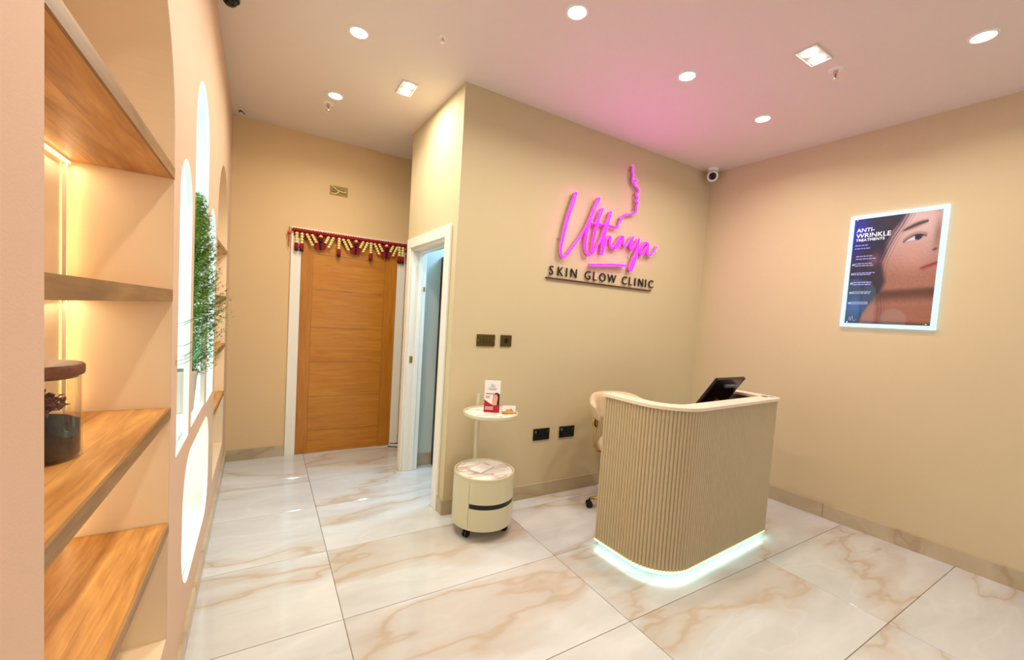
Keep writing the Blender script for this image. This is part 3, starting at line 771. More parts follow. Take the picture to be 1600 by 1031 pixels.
bm = bmesh.new(); lathe(bm, [(0, .0125), (.1695, .0125), (.1695, .017), (0, .017)], tc_, 60); link('tray_marble', bm, M['cart_marble'], t, True, auto=35)
TT = TZ + .0172

# leaflet, gold card holder, notes on the trolley
t = thing('leaflet', 'upright white and red leaflet with a portrait standing on the raised tray', 'leaflet', (1.314, 2.376, TT), math.radians(-27))
bm = bmesh.new(); box(bm, (-.052, -.004, 0), (.052, .004, .212), bevel=.0008); link('cover', bm, M['paper'], t)
def flat(name, pts, m, parent, y=-.0046, th=.0004, lab=None):
    bm = bmesh.new(); plate(bm, pts, [], lambda a, b, d: (a, d, b), y, y + th)
    o = link(name, bm, m, parent)
    if lab: o['label'] = lab
    return o
flat('red_band', [(-.052, 0), (.052, 0), (.052, .052), (.012, .048), (-.018, .062), (-.052, .085)], M['print_red'], t)
flat('red_line', [(-.044, .122), (.01, .122), (.01, .127), (-.044, .127)], M['print_red'], t)
flat('hair', [(.014, .050), (.05, .052), (.05, .12), (.036, .133), (.018, .13), (.006, .112), (.004, .09)], M['print_hair'], t, -.0050)
flat('portrait', [(.006, .05), (.032, .05), (.034, .075), (.038, .1), (.03, .122), (.014, .12), (.004, .103), (.006, .09), (.0, .082)], M['print_skin'], t, -.0054, lab='woman\'s face with closed eyes')
flat('text_line', [(.008, .108), (.014, .107), (.014, .1085), (.008, .1095)], M['print_hair'], t, -.0058)
for z, w0, w1 in ((.170, -.014, .016), (.158, -.03, .03), (.150, -.022, .022), (.106, -.044, -.012), (.100, -.044, -.018), (.094, -.044, -.016)):
    flat('text_line', [(w0, z), (w1, z), (w1, z + .0035), (w0, z + .0035)], M['print_grey'], t)
for z in (.034, .026, .018): flat('text_line', [(-.044, z), (.01, z), (.01, z + .003), (-.044, z + .003)], M['paper'], t, -.0050)
# small crest at the head of the leaflet
bm = bmesh.new(); tube(bm, spline([(-.012, -.0048, .178), (-.006, -.0048, .190), (-.002, -.0048, .178), (.004, -.0048, .188), (.008, -.0048, .180), (.014, -.0048, .184)], 4), .0008, 5); link('crest', bm, M['print_grey'], t)

t = thing('card_holder', 'small gold mountain-shaped holder with pale cards beside the leaflet', 'card holder', (1.408, 2.302, TT + .0006), math.radians(-24))
for k in range(3): boxo('card', (-.042, .004 + k * .003, .0), (.042, .005 + k * .003, .052), M['paper'], t)
flat('holder_front', [(-.046, 0), (.046, 0), (.04, .010), (.034, .006), (.012, .034), (.002, .022), (-.012, .030), (-.03, .012), (-.038, .014)], M['gold'], t, -.003, .003)
flat('holder_back', [(-.046, 0), (.046, 0), (.046, .015), (-.046, .015)], M['gold'], t, .014, .002)
bm = bmesh.new(); box(bm, (-.046, -.003, 0), (.046, .016, .002)); link('holder_base', bm, M['gold'], t)

t = thing('folded_paper', 'folded white paper lying on the marble top of the round trolley', 'paper', (1.265, 2.375, Z1 - .0015), math.radians(-62))
for k in range(3):
    bm = bmesh.new(); box(bm, (-.05 + k * .002, -.075, .0008 + k * .0034), (.05, .072 - k * .003, .0032 + k * .0034), bevel=.0006)
    link('sheet', bm, M['paper'], t)

# ------------------------------------------------------------------ sockets and switches
SD = (R0 - J).normalized(); SA = math.atan2(SD.y, SD.x)
def onsign(x): return J.y + (x - J.x) / (R0.x - J.x) * (R0.y - J.y)
def wall_plate(name, label, cat, x0, x1, z0, z1, m, group=None):
    xc = (x0 + x1) / 2; t = thing(name, label, cat, (xc, onsign(xc), (z0 + z1) / 2), SA, group)
    w_, h_ = (x1 - x0) / 2, (z1 - z0) / 2
    bm = bmesh.new(); box(bm, (-w_, -.009, -h_), (w_, 0, h_), bevel=.002); link('face_plate', bm, M[m], t)
    return t, w_, h_
t, w_, h_ = wall_plate('light_switch', 'wide bronze four-rocker switch plate above the round trolley', 'switch', 1.300, 1.446, 1.202, 1.287, 'bronze')
for k in range(4):
    bm = bmesh.new(); box(bm, (-.048 + k * .026, -.013, -.016), (-.030 + k * .026, -.0092, .016), bevel=.002); link('rocker', bm, M['bronze'], t)
for s in (-1, 1):
    bm = bmesh.new(); bmesh.ops.create_cone(bm, cap_ends=True, segments=10, radius1=.004, radius2=.004, depth=.002, matrix=Matrix.Translation((s * .064, -.0098, 0)) @ Matrix.Rotation(PI / 2, 4, 'X')); link('screw', bm, M['gold'], t)
t, w_, h_ = wall_plate('light_switch', 'square bronze single switch right of the four-rocker plate', 'switch', 1.494, 1.586, 1.203, 1.288, 'bronze')
bm = bmesh.new(); box(bm, (-.014, -.013, -.018), (.014, -.0092, .018), bevel=.002); link('rocker', bm, M['black'], t)
for lb, x0, x1 in (('black double power socket left of the pair by the trolley', 1.842, 1.996), ('black double power socket nearest the chair, right of the pair', 2.098, 2.252)):
    t, w_, h_ = wall_plate('power_socket', lb, 'socket', x0, x1, .462, .554, 'black', None)
    for s in (-1, 1):
        for px, pz, sx, sz in ((0, .012, .003, .006), (-.011, -.012, .005, .0025), (.011, -.012, .005, .0025)):
            boxo('socket_hole', (s * .038 + px - sx, -.0098, pz - sz), (s * .038 + px + sx, -.0089, pz + sz), M['black_gloss'], t)
        bm = bmesh.new(); box(bm, (s * .058 - .008, -.013, .012), (s * .058 + .006, -.0092, .032), bevel=.0015); link('rocker', bm, M['grey'] if s < 0 else M['bronze'], t)

# open metal box above the oak door with cables
t = thing('wall_outlet_box', 'open bronze electrical box with loose pale cables above the oak door', 'electrical box', (.574, YD, 2.513))
bm = bmesh.new(); plate(bm, [(-.079, -.042), (.079, -.042), (.079, .042), (-.079, .042)], [[(-.072, -.036), (.072, -.036), (.072, .036), (-.072, .036)]], lambda a, b, d: (a, d, b), -.004, -.0002); link('box_rim', bm, M['bronze'], t)
boxo('box_back', (-.072, -.0025, -.036), (.072, -.0003, .036), M['bronze'], t)
for px, pz in ((-.045, .008), (-.055, -.012), (-.035, -.012), (.04, .012), (.028, -.012), (.05, -.012), (-.01, .02), (.008, .022)):
    boxo('knockout', (px - .006, -.0032, pz - .006), (px + .006, -.0024, pz + .006), M['black'], t)
for pts in ([(-.068, -.006, .04), (-.03, -.010, .012), (.008, -.012, -.004), (.035, -.012, -.008), (.066, -.008, -.002)], [(-.07, -.006, -.03), (-.03, -.010, -.034), (-.008, -.012, -.014), (.0, -.012, -.006)]):
    bm = bmesh.new(); tube(bm, spline(pts, 5), .0042, 7); link('cable', bm, M['yellow'], t, True)

# ------------------------------------------------------------------ garland over the oak door
t = thing('door_garland', 'red and cream floral garland with dark tassels hung across the oak door frame', 'garland', (.206, YD - .022, 2.112))
def gx(c): return (c - 215) / 915 * 1.017
WGL = 1.017
bm = bmesh.new(); N = 46
for i in range(N + 1):
    ball(bm, (WGL * i / N, -.016 - .003 * (i % 2), -.022 - .003 * math.sin(PI * i / N)), .019, 1, (1, .7, 1.05))
link('red_band', bm, M['red'], t, True)
bm = bmesh.new()
for i in range(0, 60):
    f = i / 60; box(bm, (WGL * f + .001, -.006, -.085 - .015 * math.sin(f * 3 * 2 * PI - .6)), (WGL * (f + 1 / 60) - .001, -.003, -.03))
link('net_backing', bm, M['burg'], t)
def fstring(x0, z0, x1, z1, n):
    bm = bmesh.new()
    for i in range(n):
        f = (i + .5) / n; ball(bm, (x0 + (x1 - x0) * f, -.024, z0 + (z1 - z0) * f), .0155, 1, (1.12, .9, abs(z1 - z0) / n / .031 + .15))
    return link('flower_string', bm, M['yellow'], t, True)
def tassel(x, z, n=1):
    bm = bmesh.new()
    lathe(bm, [(0, z), (.016, z - .002), (.019, z - .042), (.014, z - .05), (0, z - .052)], (x, -.022, 0), 12); o = link('tassel', bm, M['red'], t, True, auto=50)
    bm = bmesh.new(); ball(bm, (x, -.022, z - .060), .018, 2, (1, 1, .85)); link('dark_bead', bm, M['dark_bead'], o, True)
for c in (237, 274, 1075, 1107):
    fstring(gx(c), -.042, gx(c), -.143, 4); tassel(gx(c), -.140)
for c in (558, 822):
    fstring(gx(c), -.042, gx(c), -.150, 5); tassel(gx(c), -.148)
for c in (415, 695, 957):
    for a, b, z1 in ((-108, -58, -.150), (-68, -30, -.118), (62, 34, -.112), (100, 60, -.150)):
        fstring(gx(c + a), -.044, gx(c + b), z1, 5 if abs(a) > 90 else 4)
    bm = bmesh.new(); plate(bm, [(gx(c) - .015, -.06), (gx(c) + .015, -.06), (gx(c) + .05, -.13), (gx(c) + .045, -.165), (gx(c), -.178), (gx(c) - .045, -.165), (gx(c) - .05, -.13)], [], lambda a, b, d: (a, d, b), -.018, -.012)
    link('felt_fan', bm, M['burg'], t)
    bm = bmesh.new(); ball(bm, (gx(c), -.030, -.058), .017, 2); link('flower_string', bm, M['yellow'], t, True)
    bm = bmesh.new(); ball(bm, (gx(c), -.030, -.068), .020, 2, (1, 1, .8)); link('red_dome', bm, M['red'], t, True)
    bm = bmesh.new(); ball(bm, (gx(c), -.030, -.094), .016, 2); ball(bm, (gx(c), -.026, -.128), .010, 2, (1, 1, 2)); ball(bm, (gx(c), -.026, -.160), .009, 2, (1, 1, 1.6)); link('dark_bead', bm, M['dark_bead'], t, True)
for x0, z0 in ((-.036, -.055), (1.03, -.075)):
    bm = bmesh.new(); ball(bm, (x0, -.008, z0), .016, 2); tube(bm, [(x0, -.008, 0), (x0, -.008, z0 - .13)], .003, 6); ball(bm, (x0, -.008, z0 - .06), .007, 1, (1, 1, 5))
    link('end_string', bm, M['orange'] if x0 < 0 else M['burg'], t, True)

# ------------------------------------------------------------------ pink sign
def px2sign(px, py):
    # pixel of the photograph -> point of the sign wall plane (measured once, stored as metres)
    d = FW + RT * ((px - 800 + 3.003) / 642.24) - UP * ((py - 515.5 - 16.988) / 642.24)
    nrm = Vector((SD.y, -SD.x, 0)); P0 = Vector((J.x, J.y, 0)) + nrm * .045
    c = Vector((0, 0, 1.4163)); tt = (P0 - c).dot(nrm) / d.dot(nrm); p = c + d * tt
    return ((Vector((p.x, p.y)) - J).dot(SD) , p.z)
def z1_(x, y): return px2sign(860 + x / 7.36, 290 + y / 7.36)
def z2_(x, y): return px2sign(940 + x / 10.31, 250 + y / 10.31)
def z3_(x, y): return px2sign(940 + x / 11.46, 340 + y / 11.46)
strokes = [
 ('letter_stroke', [z1_(*p) for p in ((295, 90), (240, 250), (185, 420), (145, 600), (122, 700), (125, 790), (150, 822), (200, 780), (260, 700), (350, 575), (420, 460), (470, 350), (520, 230), (560, 150))], [.016, .016, .015, .012, .011, .010, .009, .009, .009, .009, .010, .013, .015, .015]),
 ('letter_stroke', [z1_(*p) for p in ((470, 380), (440, 460), (415, 570), (402, 700), (420, 780), (458, 800))], [.012, .012, .012, .011, .009, .009]),
 ('letter_stroke', [z1_(*p) for p in ((600, 270), (560, 360), (530, 480), (500, 600), (482, 720), (495, 772), (540, 690), (590, 600), (640, 460), (675, 370), (697, 305))], [.014, .016, .013, .012, .010, .009, .008, .010, .013, .014, .014]),
 ('letter_stroke', [z1_(*p) for p in ((680, 350), (650, 460), (620, 590), (598, 700), (590, 795))], [.014, .014, .012, .011, .009]),
 ('letter_stroke', [z3_(*p) for p in ((10, 660), (50, 520), (95, 400), (140, 335), (168, 350), (155, 430), (160, 500), (190, 540), (235, 500), (290, 425), (340, 350), (385, 340), (395, 365))], [.008, .008, .008, .008, .008, .008, .008, .009, .009, .010, .011, .011, .009]),
 ('letter_stroke', [z3_(*p) for p in ((300, 430), (255, 490), (245, 545), (280, 535), (340, 460), (395, 380), (390, 450), (420, 510), (470, 470), (520, 395), (565, 348))], [.011, .010, .009, .008, .008, .008, .008, .008, .008, .008, .009]),
 ('letter_stroke', [z3_(*p) for p in ((565, 348), (548, 430), (530, 520), (545, 585), (585, 525), (630, 440), (668, 385))], [.011, .012, .012, .009, .008, .008, .008]),
 ('letter_stroke', [z3_(*p) for p in ((672, 385), (662, 480), (640, 600), (605, 740), (560, 880), (525, 950), (505, 915), (530, 830), (580, 710), (640, 600), (700, 530))], [.010, .010, .012, .013, .012, .009, .009, .010, .011, .010, .008]),
 ('letter_stroke', [z3_(*p) for p in ((835, 470), (790, 450), (735, 500), (695, 570), (700, 640), (735, 650), (780, 590), (840, 490), (835, 580), (830, 650), (870, 668), (930, 610), (990, 525))], [.009, .012, .013, .013, .010, .009, .009, .009, .009, .009, .009, .008, .007]),
 ('crossbar', [z1_(*p) for p in ((480, 430), (560, 438), (640, 450))] + [z3_(*p) for p in ((100, 125), (220, 158), (285, 180), (300, 140), (330, 70), (372, 5))] + [z2_(*p) for p in ((300, 950), (370, 888), (450, 870), (525, 862), (562, 825), (560, 740))], .0062),
 ('face_outline', [z2_(*p) for p in ((560, 740), (585, 705), (578, 675), (552, 655), (586, 625), (576, 590), (560, 552), (602, 510), (590, 465), (540, 400), (502, 330), (512, 250), (505, 170), (501, 95))], .0066),
 ('eyelash', [z2_(*p) for p in ((508, 325), (535, 350), (552, 320), (575, 335))], .0052),
 ('underline', [z1_(460, 908), z1_(600, 908), z3_(200, 842), z3_(435, 858)], .0095),
]
t = thing('neon_sign', 'glowing pink handwritten Uthaya sign with face outline on the beige wall', 'sign', (J.x, J.y, 0), SA)
def densify(pts, r, sharp):
    n = len(pts); rs_ = r if isinstance(r, list) else [r] * n
    if sharp:
        out = [(p[0], p[1], q) for p, q in zip(pts, rs_)]; return out
    v = spline([(p[0], p[1], q) for p, q in zip(pts, rs_)], 6)
    return [(a.x, a.y, a.z) for a in v]
for nm, pts, r in strokes:
    D = densify(pts, r, nm == 'face_outline' and False)
    bm = bmesh.new()
    tube(bm, [(a, -.046, b) for a, b, c in D], [c * .86 for a, b, c in D], 10)
    for (a, b, c) in (D[0], D[-1]): ball(bm, (a, -.046, b), c * .86, 2)
    # flatten the tubes a little towards the wall
    for v in bm.verts: v.co.y = -.046 + (v.co.y + .046) * .55
    o = link(nm, bm, M['neon'], t, True)
    bm = bmesh.new(); n = len(D); L_, R2 = [], []
    for i, (a, b, c) in enumerate(D):
        p, q = D[max(i - 1, 0)], D[min(i + 1, n - 1)]; tx, tz = q[0] - p[0], q[1] - p[1]; l = math.hypot(tx, tz) + 1e-9
        nx, nz = -tz / l, tx / l; w_ = c * .9
        L_.append((a + nx * w_, b + nz * w_)); R2.append((a - nx * w_, b - nz * w_))
    Rg = [[bm.verts.new((p[0], y, p[1])) for p in l] for l, y in ((L_, -.043), (R2, -.043), (R2, -.016), (L_, -.016))]
    for i in range(n - 1):
        for k in range(4): bm.faces.new((Rg[k][i], Rg[k][i + 1], Rg[(k + 1) % 4][i + 1], Rg[(k + 1) % 4][i]))
    bm.faces.new([Rg[k][0] for k in range(4)]); bm.faces.new([Rg[k][-1] for k in range(4)][::-1])
    o2 = link('shadow_toned_back', bm, M['shade_backing'], o); o2['label'] = 'mauve backing of the glowing stroke, shadow put into its colour'
for a, b in (z1_(118, 600), z1_(440, 500), z1_(520, 600), z3_(530, 700), z2_(505, 150), z2_(560, 780), z1_(500, 908)):
    bm = bmesh.new(); tube(bm, [(a, 0, b), (a, -.020, b)], .006, 10); link('standoff', bm, M['chrome'], t, True, auto=40)

# black raised lettering and its bar
t = thing('sign_lettering', 'black raised SKIN GLOW CLINIC lettering with thin bar under the pink sign', 'sign', (J.x, J.y, 0), SA)
def text_mesh(ch, size, ext):
    cu = bpy.data.curves.new('txt', 'FONT'); cu.body = ch; cu.size = size; cu.extrude = ext; cu.resolution_u = 3
    o = bpy.data.objects.new('txt', cu); C.objects.link(o)
    me = bpy.data.meshes.new_from_object(o.evaluated_get(bpy.context.evaluated_depsgraph_get()))
    bpy.data.objects.remove(o); return me
a0, zz0 = px2sign(861, 431); a1, _ = px2sign(1022, 451)
txt = 'SKIN GLOW CLINIC'; capH = .072
adv = {'S': .8, 'K': .86, 'I': .48, 'N': .92, ' ': .62, 'G': .92, 'L': .72, 'O': .98, 'W': 1.12, 'C': .86}
tot = sum(adv[c] for c in txt) - .4; u = (a1 - a0) / tot; cur = a0
for ch in txt:
    if ch != ' ':
        me = text_mesh(ch, capH / .70, .004); me.materials.append(M['letter'])
        o = bpy.data.objects.new('letter', me); C.objects.link(o); o.parent = t
        o.rotation_euler = (PI / 2, 0, 0); o.location = (cur, -.012, 1.772 + .0); o.scale = (.95, 1, 1)
        bm = bmesh.new(); bm.from_mesh(me)
        # a touch bolder
        bm.free()
    cur += adv[ch] * u
b0, _ = px2sign(857, 434); b1, _ = px2sign(1021, 454)
boxo('underline_bar', (b0, -.018, 1.741), (b1, -.001, 1.752), M['bar'], t, .001)

# ------------------------------------------------------------------ backlit poster on the right wall
PC = Vector((3.831, 1.431)); 
RA = math.atan2(RD.y, RD.x)   # local +x runs towards the viewer along the right wall
def onright(y): return R0 + RD * ((y - R0.y) / RD.y)
p0 = onright(1.430)
t = thing('backlit_poster', 'glowing framed anti-wrinkle poster of a woman\'s face on the right wall', 'poster', (p0.x, p0.y, 1.515), RA)
PW, PH = .522, .830
M['edge_lit'] = mat('edge_light', rgb(200, 230, 255), 0.3, emis=(0.40, 0.66, 1.0, 1), estr=2.2, noise=.01)
boxo('light_box', (0, -.014, 0), (PW, -.0005, PH), M['edge_lit'], t, .002)
bw = .026
# painted print: fine grid with colour attribute
def mixc(a, b, f): f = max(0, min(1, f)); return tuple(a[i] + (b[i] - a[i]) * f for i in range(3))
def sm(a, b, x):
    if a == b: return float(x > a)
    f = max(0, min(1, (x - a) / (b - a))); return f * f * (3 - 2 * f)
def curve_at(pts, t_):
    for (a, va_), (b, vb) in zip(pts, pts[1:]):
        if t_ <= b: return va_ + (vb - va_) * max(0, (t_ - a)) / (b - a)
    return pts[-1][1]
from mathutils import noise as mn
def paint(s, q):
    """s 0..1 left to right, q 0..1 top to bottom"""
    nz = mn.noise(Vector((s * 6, q * 9, 0))) ; nf = mn.noise(Vector((s * 40, q * 60, 3)))
    base = mixc((.003, .005, .06), (.02, .03, .55), .75 * sm(.9, 0, s * 2 + abs(q - .1) * 2) + .25 * nz)
    base = mixc(base, (.03, .015, .05), sm(.15, .45, s))
    # blue wash low on the left
    base = mixc(base, (.03, .16, .42), .8 * math.exp(-((s - .10) ** 2 / .02 + (q - .84) ** 2 / .012)))
    # face
    edge = curve_at([(0, .60), (.06, .56), (.15, .47), (.25, .42), (.35, .40), (.42, .36), (.50, .40), (.60, .44), (.70, .40), (.80, .30), (.90, .22), (1, .18)], q)
    skin = mixc((.62, .46, .40), (.36, .17, .10), sm(.15, .6, q) * .9 + nf * .15)
    skin = mixc(skin, (.82, .66, .60), .55 * math.exp(-((s - .75) ** 2 / .05 + (q - .06) ** 2 / .02)))  # whitish reflection painted into the skin at upper right
    f = sm(edge - .03, edge + .05, s)
    c = mixc(base, skin, f)
    # cheek light, jaw and neck shading
    c = mixc(c, (.66, .40, .32), .5 * f * math.exp(-((s - .72) ** 2 / .03 + (q - .36) ** 2 / .02)))
    jaw = .66 + (1 - s) * .04
    if q > jaw - .03: c = mixc(c, (.10, .035, .02), .85 * f * sm(jaw - .02, jaw + .03, q) * sm(jaw + .16, jaw + .04, q))
    c = mixc(c, (.34, .15, .09), .7 * f * sm(.78, .86, q) * sm(1.02, .94, q))
    c = mixc(c, (.12, .04, .02), f * sm(.95, 1.0, q))
    # ear and swept hair
    c = mixc(c, (.28, .13, .16), .7 * math.exp(-((s - .30) ** 2 / .006 + (q - .40) ** 2 / .004)))
    c = mixc(c, (.03, .01, .03), .8 * sm(.25, .31, s) * sm(.42, .36, s) * sm(.40, .50, q) * sm(.72, .62, q))
    for off, wd, k in ((.0, .012, .85), (.035, .006, .6), (-.04, .016, .8), (.07, .004, .45)):
        hx = curve_at([(0, .64), (.1, .58), (.2, .50), (.3, .44), (.42, .38), (.55, .37), (.7, .40), (.85, .44)], q) + off
        c = mixc(c, (.05, .02, .08), k * math.exp(-((s - hx) / wd) ** 2) * (1 - .6 * sm(.4, .7, q)))
    # brow
    q = q + .17 * (s - .73)
    by = .135 - .03 * math.sin((s - .55) * 6) ; 
    if .56 < s < .86: c = mixc(c, (.03, .015, .02), .95 * math.exp(-((q - by) / (.010 + .012 * sm(.56, .72, s) * sm(.9, .74, s))) ** 2) * sm(.56, .62, s))
    # eye
    ex, ey = .73, .232
    lid = ey - .032 * math.cos(max(-1, min(1, (s - ex) / .12)) * PI / 2); low = ey + .014 * math.cos(max(-1, min(1, (s - ex) / .12)) * PI / 2)
    if abs(s - ex) < .12 and lid < q < low: c = (.72, .68, .74)
    if ((s - .772) / .044) ** 2 + ((q - .218) / .034) ** 2 < 1 and q > lid - .004: c = (.015, .01, .025)
    if abs(s - ex) < .13: c = mixc(c, (.02, .008, .02), .95 * math.exp(-((q - lid) / .009) ** 2)); c = mixc(c, (.25, .1, .08), .5 * math.exp(-((q - lid + .02) / .008) ** 2)); c = mixc(c, (.2, .08, .07), .5 * math.exp(-((q - low) / .004) ** 2))
    # nose shade, nostril, mouth
    c = mixc(c, (.22, .08, .05), .6 * math.exp(-((s - .97) ** 2 / .002 + (q - .25) ** 2 / .02)))
    c = mixc(c, (.05, .01, .01), .9 * math.exp(-((s - .955) ** 2 / .0007 + (q - .375) ** 2 / .00012)))
    my = .512 - (s - .82) * .10
    if s > .80: c = mixc(c, (.42, .05, .06), .9 * sm(.80, .86, s) * math.exp(-((q - my - .008) / .018) ** 2)); c = mixc(c, (.10, .01, .01), .9 * sm(.80, .84, s) * math.exp(-((q - my) / .004) ** 2))
    return tuple(max(0, v) ** 1.25 * k for v, k in zip(c, (1.25, 1.0, .95)))
NX, NY = 150, 230
me = bpy.data.meshes.new('print'); x0, x1, zz0, zz1 = bw, PW - bw, bw, PH - bw
vs = []; cols = []
for j in range(NY + 1):
    for i in range(NX + 1):
        s, q = i / NX, j / NY
        vs.append((x0 + (x1 - x0) * s, -.0152, zz1 - (zz1 - zz0) * q)); cols.append(paint(s, q))
fs = [(j * (NX + 1) + i, (j + 1) * (NX + 1) + i, (j + 1) * (NX + 1) + i + 1, j * (NX + 1) + i + 1) for j in range(NY) for i in range(NX)]
me.from_pydata(vs, [], fs)
at = me.color_attributes.new('print_colour', 'FLOAT_COLOR', 'POINT')
for k, c in enumerate(cols): at.data[k].color = (c[0], c[1], c[2], 1)
pm = bpy.data.materials.new('poster_print'); pm.use_nodes = True; nt = pm.node_tree; b = nt.nodes['Principled BSDF']
vc = nt.nodes.new('ShaderNodeVertexColor'); vc.layer_name = 'print_colour'
dk = nt.nodes.new('ShaderNodeVectorMath'); dk.operation = 'SCALE'; dk.inputs['Scale'].default_value = .08; nt.links.new(vc.outputs[0], dk.inputs[0]); nt.links.new(dk.outputs[0], b.inputs['Base Color']); nt.links.new(vc.outputs[0], b.inputs['Emission Color']); b.inputs['Emission Strength'].default_value = 1.0; b.inputs['Roughness'].default_value = .5
me.materials.append(pm); o = bpy.data.objects.new('print', me); C.objects.link(o); o.parent = t
o['label'] = 'printed face of a woman looking up, on dark blue'
bm = bmesh.new(); plate(bm, [(0, 0), (PW, 0), (PW, PH), (0, PH)], [[(bw, bw), (PW - bw, bw), (PW - bw, PH - bw), (bw, PH - bw)]], lambda a, b_, d: (a, d, b_), -.022, -.0145)
link('frame_border', bm, M['frame_lit'], t)
def ptext(body, s, q, size, m, shear=.15, sx=1.0):
    me = text_mesh(body, size, .0002); me.materials.append(m)
    o = bpy.data.objects.new('printed_text', me); C.objects.link(o); o.parent = t
    o.rotation_euler = (PI / 2, 0, 0); o.location = (x0 + (x1 - x0) * s, -.0158, zz1 - (zz1 - zz0) * q); o.scale = (sx, 1, 1)
ptext('ANTI-', .035, .124, .040, M['poster_white'], sx=1.0)
ptext('WRINKLE', .035, .178, .046, M['poster_white'], sx=1.0)
ptext('TREATMENTS', .035, .212, .026, M['poster_white'], sx=1.05)
rr = random.Random(3)
for q in (.255, .285, .36, .385, .43, .45, .52, .535, .61, .63, .70, .715, .80, .815):
    w_ = rr.uniform(.14, .24); bm = bmesh.new(); x = .06 if q > .3 else .035
    a = x0 + (x1 - x0) * x
    while a < x0 + (x1 - x0) * (x + w_):
        l = rr.uniform(.008, .022); box(bm, (a, -.0158, zz1 - (zz1 - zz0) * q), (a + l, -.0153, zz1 - (zz1 - zz0) * q + .006)); a += l + .004
    link('printed_text', bm, M['poster_grey'], t)
for q in (.44, .53, .62, .71, .81):
    bm = bmesh.new(); tube(bm, [(x0 + .018 + .007 * math.cos(a_ * PI / 5), -.0155, zz1 - (zz1 - zz0) * q + .004 + .006 * math.sin(a_ * PI / 5)) for a_ in range(11)], .0009, 4); link('printed_icon', bm, M['poster_white'], t)
bm = bmesh.new(); tube(bm, spline([(x0 + .02, -.0155, zz0 + .02), (x0 + .03, -.0155, zz0 + .05), (x0 + .034, -.0155, zz0 + .02), (x0 + .045, -.0155, zz0 + .055), (x0 + .05, -.0155, zz0 + .022), (x0 + .07, -.0155, zz0 + .03)], 5), .0011, 4); link('printed_signature', bm, M['poster_grey'], t)
boxo('cover_glass', (.004, -.0245, .004), (PW - .004, -.0225, PH - .004), M['cover'], t)
for px in (.045, PW - .045):
    for pz in (.035, PH - .035):
        bm = bmesh.new(); bmesh.ops.create_cone(bm, cap_ends=True, segments=16, radius1=.006, radius2=.005, depth=.004, matrix=Matrix.Translation((px, -.027, pz)) @ Matrix.Rotation(PI / 2, 4, 'X')); link('fixing_stud', bm, M['chrome'], t)

# ------------------------------------------------------------------ ceiling fittings
def downlight(x, y, label):
    t = thing('downlight', label, 'downlight', (x, y, CEIL), 0, 'round downlights in the ceiling')
    bm = bmesh.new(); lathe(bm, [(.043, -.003), (.046, -.007), (.054, -.006), (.058, -.0002), (.043, -.0002)], n=36); link('trim_ring', bm, M['white'], t, True, auto=40)
    bm = bmesh.new(); lathe(bm, [(0, -.006), (.030, -.006), (.043, -.004), (.043, -.0003)], n=32); link('lens', bm, M['lens'], t, True, auto=40)
for (x, y), lb in zip(DOWNS, ('round ceiling downlight nearest the left wall, in front of the corner', 'round ceiling downlight at the top centre of the view', 'round ceiling downlight in front of the oak door beside a sprinkler',
                              'round ceiling downlight above the pink sign, left of the twin spot', 'round ceiling downlight nearest the right corner camera', 'round ceiling downlight at the far right of the view')):
    downlight(x, y, lb)
def twin(x, y, label, rz):
    t = thing('twin_spotlight', label, 'spotlight', (x, y, CEIL), rz)
    bm = bmesh.new(); plate(bm, [(-.097, -.055), (.097, -.055), (.097, .055), (-.097, .055)], [[(-.090, -.048), (.090, -.048), (.090, .048), (-.090, .048)]], lambda a, b_, d: (a, b_, d), -.007, -.0005); link('square_trim', bm, M['ceiling'], t)
    boxo('recess_plate', (-.090, -.048, -.002), (.090, .048, -.0005), M['recess'], t)
    for s in (-1, 1):
        bm = bmesh.new(); lathe(bm, [(0, -.014), (.026, -.014), (.032, -.010), (.034, -.002)], (s * .048, 0, 0), 28); link('lens', bm, M['lens'], t, True, auto=40)
twin(*TWINS[0], 'square twin spotlight on the ceiling near the white doorway', math.radians(90))
twin(*TWINS[1], 'square twin spotlight on the ceiling beside the right-hand sprinkler', 0)
def sprinkler(x, y, label, s=1.0):
    t = thing('sprinkler_head', label, 'sprinkler', (x, y, CEIL))
    bm = bmesh.new(); lathe(bm, [(0, -.004 * s), (.022 * s, -.006 * s), (.038 * s, -.004 * s), (.040 * s, -.0002)], n=28); link('escutcheon', bm, M['white'], t, True, auto=40)
    bm = bmesh.new(); lathe(bm, [(0, -.004), (.012 * s, -.005), (.011 * s, -.022 * s), (.006 * s, -.026 * s), (0, -.026 * s)], n=16); link('body', bm, M['chrome'], t, True, auto=40)
    for sg in (-1, 1):
        bm = bmesh.new(); tube(bm, [(sg * .010 * s, 0, -.02 * s), (sg * .014 * s, 0, -.036 * s), (0, 0, -.052 * s)], .0025 * s, 6); link('frame_arm', bm, M['chrome'], t)
    bm = bmesh.new(); lathe(bm, [(0, -.052 * s), (.016 * s, -.053 * s), (.016 * s, -.056 * s), (0, -.056 * s)], n=18); link('deflector', bm, M['chrome'], t)
    bm = bmesh.new(); tube(bm, [(0, 0, -.026 * s), (0, 0, -.05 * s)], .003 * s, 8); link('glass_bulb', bm, M['print_red'], t)
sprinkler(.376, 3.56, 'sprinkler head on the ceiling in front of the oak door')
sprinkler(2.805, 1.203, 'sprinkler head on the ceiling over the right side beside the twin spotlight')
sprinkler(.821, 2.315, 'tiny ceiling sensor between the downlights over the middle of the room', .55)
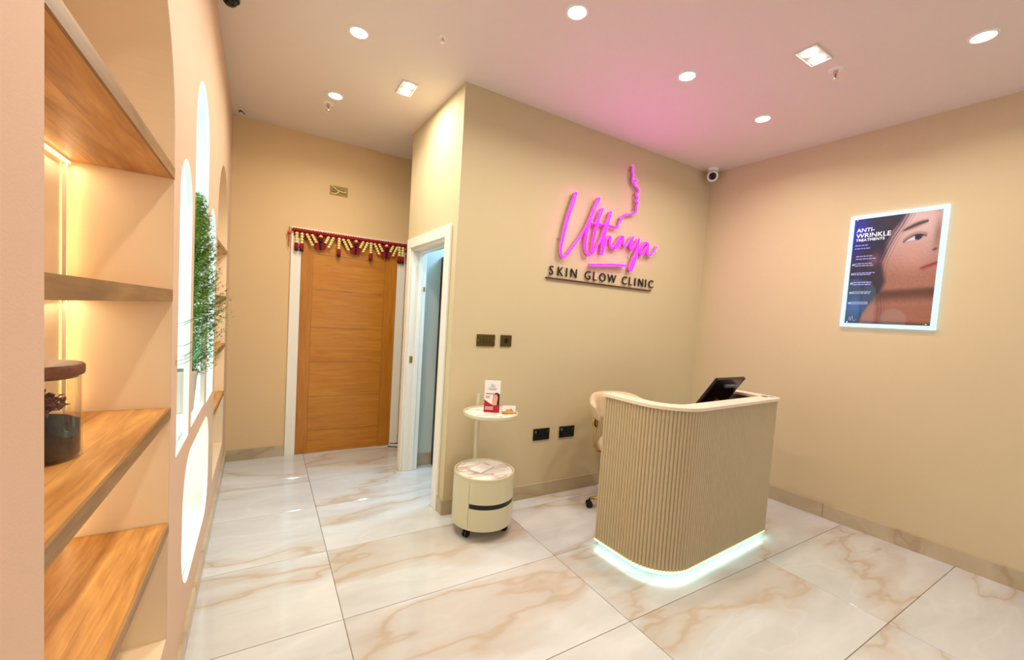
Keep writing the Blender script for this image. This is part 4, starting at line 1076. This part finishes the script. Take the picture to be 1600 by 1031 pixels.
# ceiling hole with wires near the left corner
t = thing('ceiling_wires', 'small dark ceiling hole with stubby wires by the left corner', 'wires', (-.213, 4.166, CEIL))
bm = bmesh.new(); lathe(bm, [(0, -.0012), (.014, -.0012), (.014, -.0002)], n=12); link('hole', bm, M['black'], t)
for a, b_ in (((0, 0, -.001), (.03, .01, -.014)), ((0, 0, -.001), (-.01, -.02, -.02)), ((-.06, 0, -.001), (-.07, .01, -.008))):
    bm = bmesh.new(); tube(bm, [a, b_], .0035, 6); link('wire', bm, M['dark_bead'], t)

# corner turret camera
t = thing('security_camera', 'white security camera with round black lens in the right ceiling corner', 'camera', (3.655, 2.515, CEIL))
bm = bmesh.new(); lathe(bm, [(0, -.0002), (.048, -.0002), (.050, -.010), (.046, -.03), (0, -.03)], n=32); link('mount', bm, M['white'], t, True, auto=40)
dirv = Vector((-3.655, -2.515, -1.3)).normalized(); qq = dirv.to_track_quat('Z', 'Y').to_matrix().to_4x4()
bm = bmesh.new(); lathe(bm, [(0, -.046), (.03, -.042), (.047, -.02), (.051, .0), (.050, .038), (.045, .048), (.034, .050), (.033, .044), (0, .044)], n=36)
bmesh.ops.transform(bm, matrix=Matrix.Translation((0, 0, -.075)) @ qq, verts=bm.verts); link('camera_body', bm, M['white2'], t, True, auto=40)
bm = bmesh.new(); lathe(bm, [(.033, .0445), (.028, .047), (.012, .049), (0, .0495)], n=28)
bmesh.ops.transform(bm, matrix=Matrix.Translation((0, 0, -.075)) @ qq, verts=bm.verts); link('lens', bm, M['black_gloss'], t, True)
# black dome at the left edge of the ceiling
t = thing('ceiling_dome', 'small black dome on the ceiling right beside the left wall', 'dome camera', (-.195, 2.69, CEIL))
bm = bmesh.new(); lathe(bm, [(0, -.0002), (.042, -.0002), (.043, -.010), (.036, -.012)], n=28); link('dome_base', bm, M['black'], t, True, auto=40)
bm = bmesh.new(); lathe(bm, [(.034, -.011), (.031, -.026), (.020, -.038), (0, -.043)], n=28); link('dome', bm, M['black_gloss'], t, True)

# dark cabinet seen through the doorway, cables by the frame
t = thing('tall_cabinet', 'dark tall narrow cabinet edge seen through the white doorway', 'cabinet', (1.62, 3.43, 0))
boxo('cabinet_side', (-.245, .08, 0), (.25, .175, 1.93), M['black'], t, .003)
boxo('cabinet_door', (-.242, .066, .05), (.245, .079, 1.92), M['black_gloss'], t, .002)
boxo('door_pull', (-.17, .05, .95), (-.158, .065, 1.15), M['chrome'], t, .002)
t = thing('loose_cables', 'dark loose cables on the floor between the oak door frame and white doorway', 'cables', (1.19, 4.18, 0))
for k, pts in enumerate(([(-.03, .06, .03), (0, -.02, .05), (.05, -.10, .09), (.10, -.14, .13)], [(-.06, .04, .006), (0, -.04, .02), (.06, -.12, .03), (.12, -.16, .01)], [(0, -.1, .006), (.04, -.16, .006), (.10, -.18, .006)])):
    bm = bmesh.new(); tube(bm, spline(pts, 6), .005, 6); link('cable', bm, M['black'], t, True)
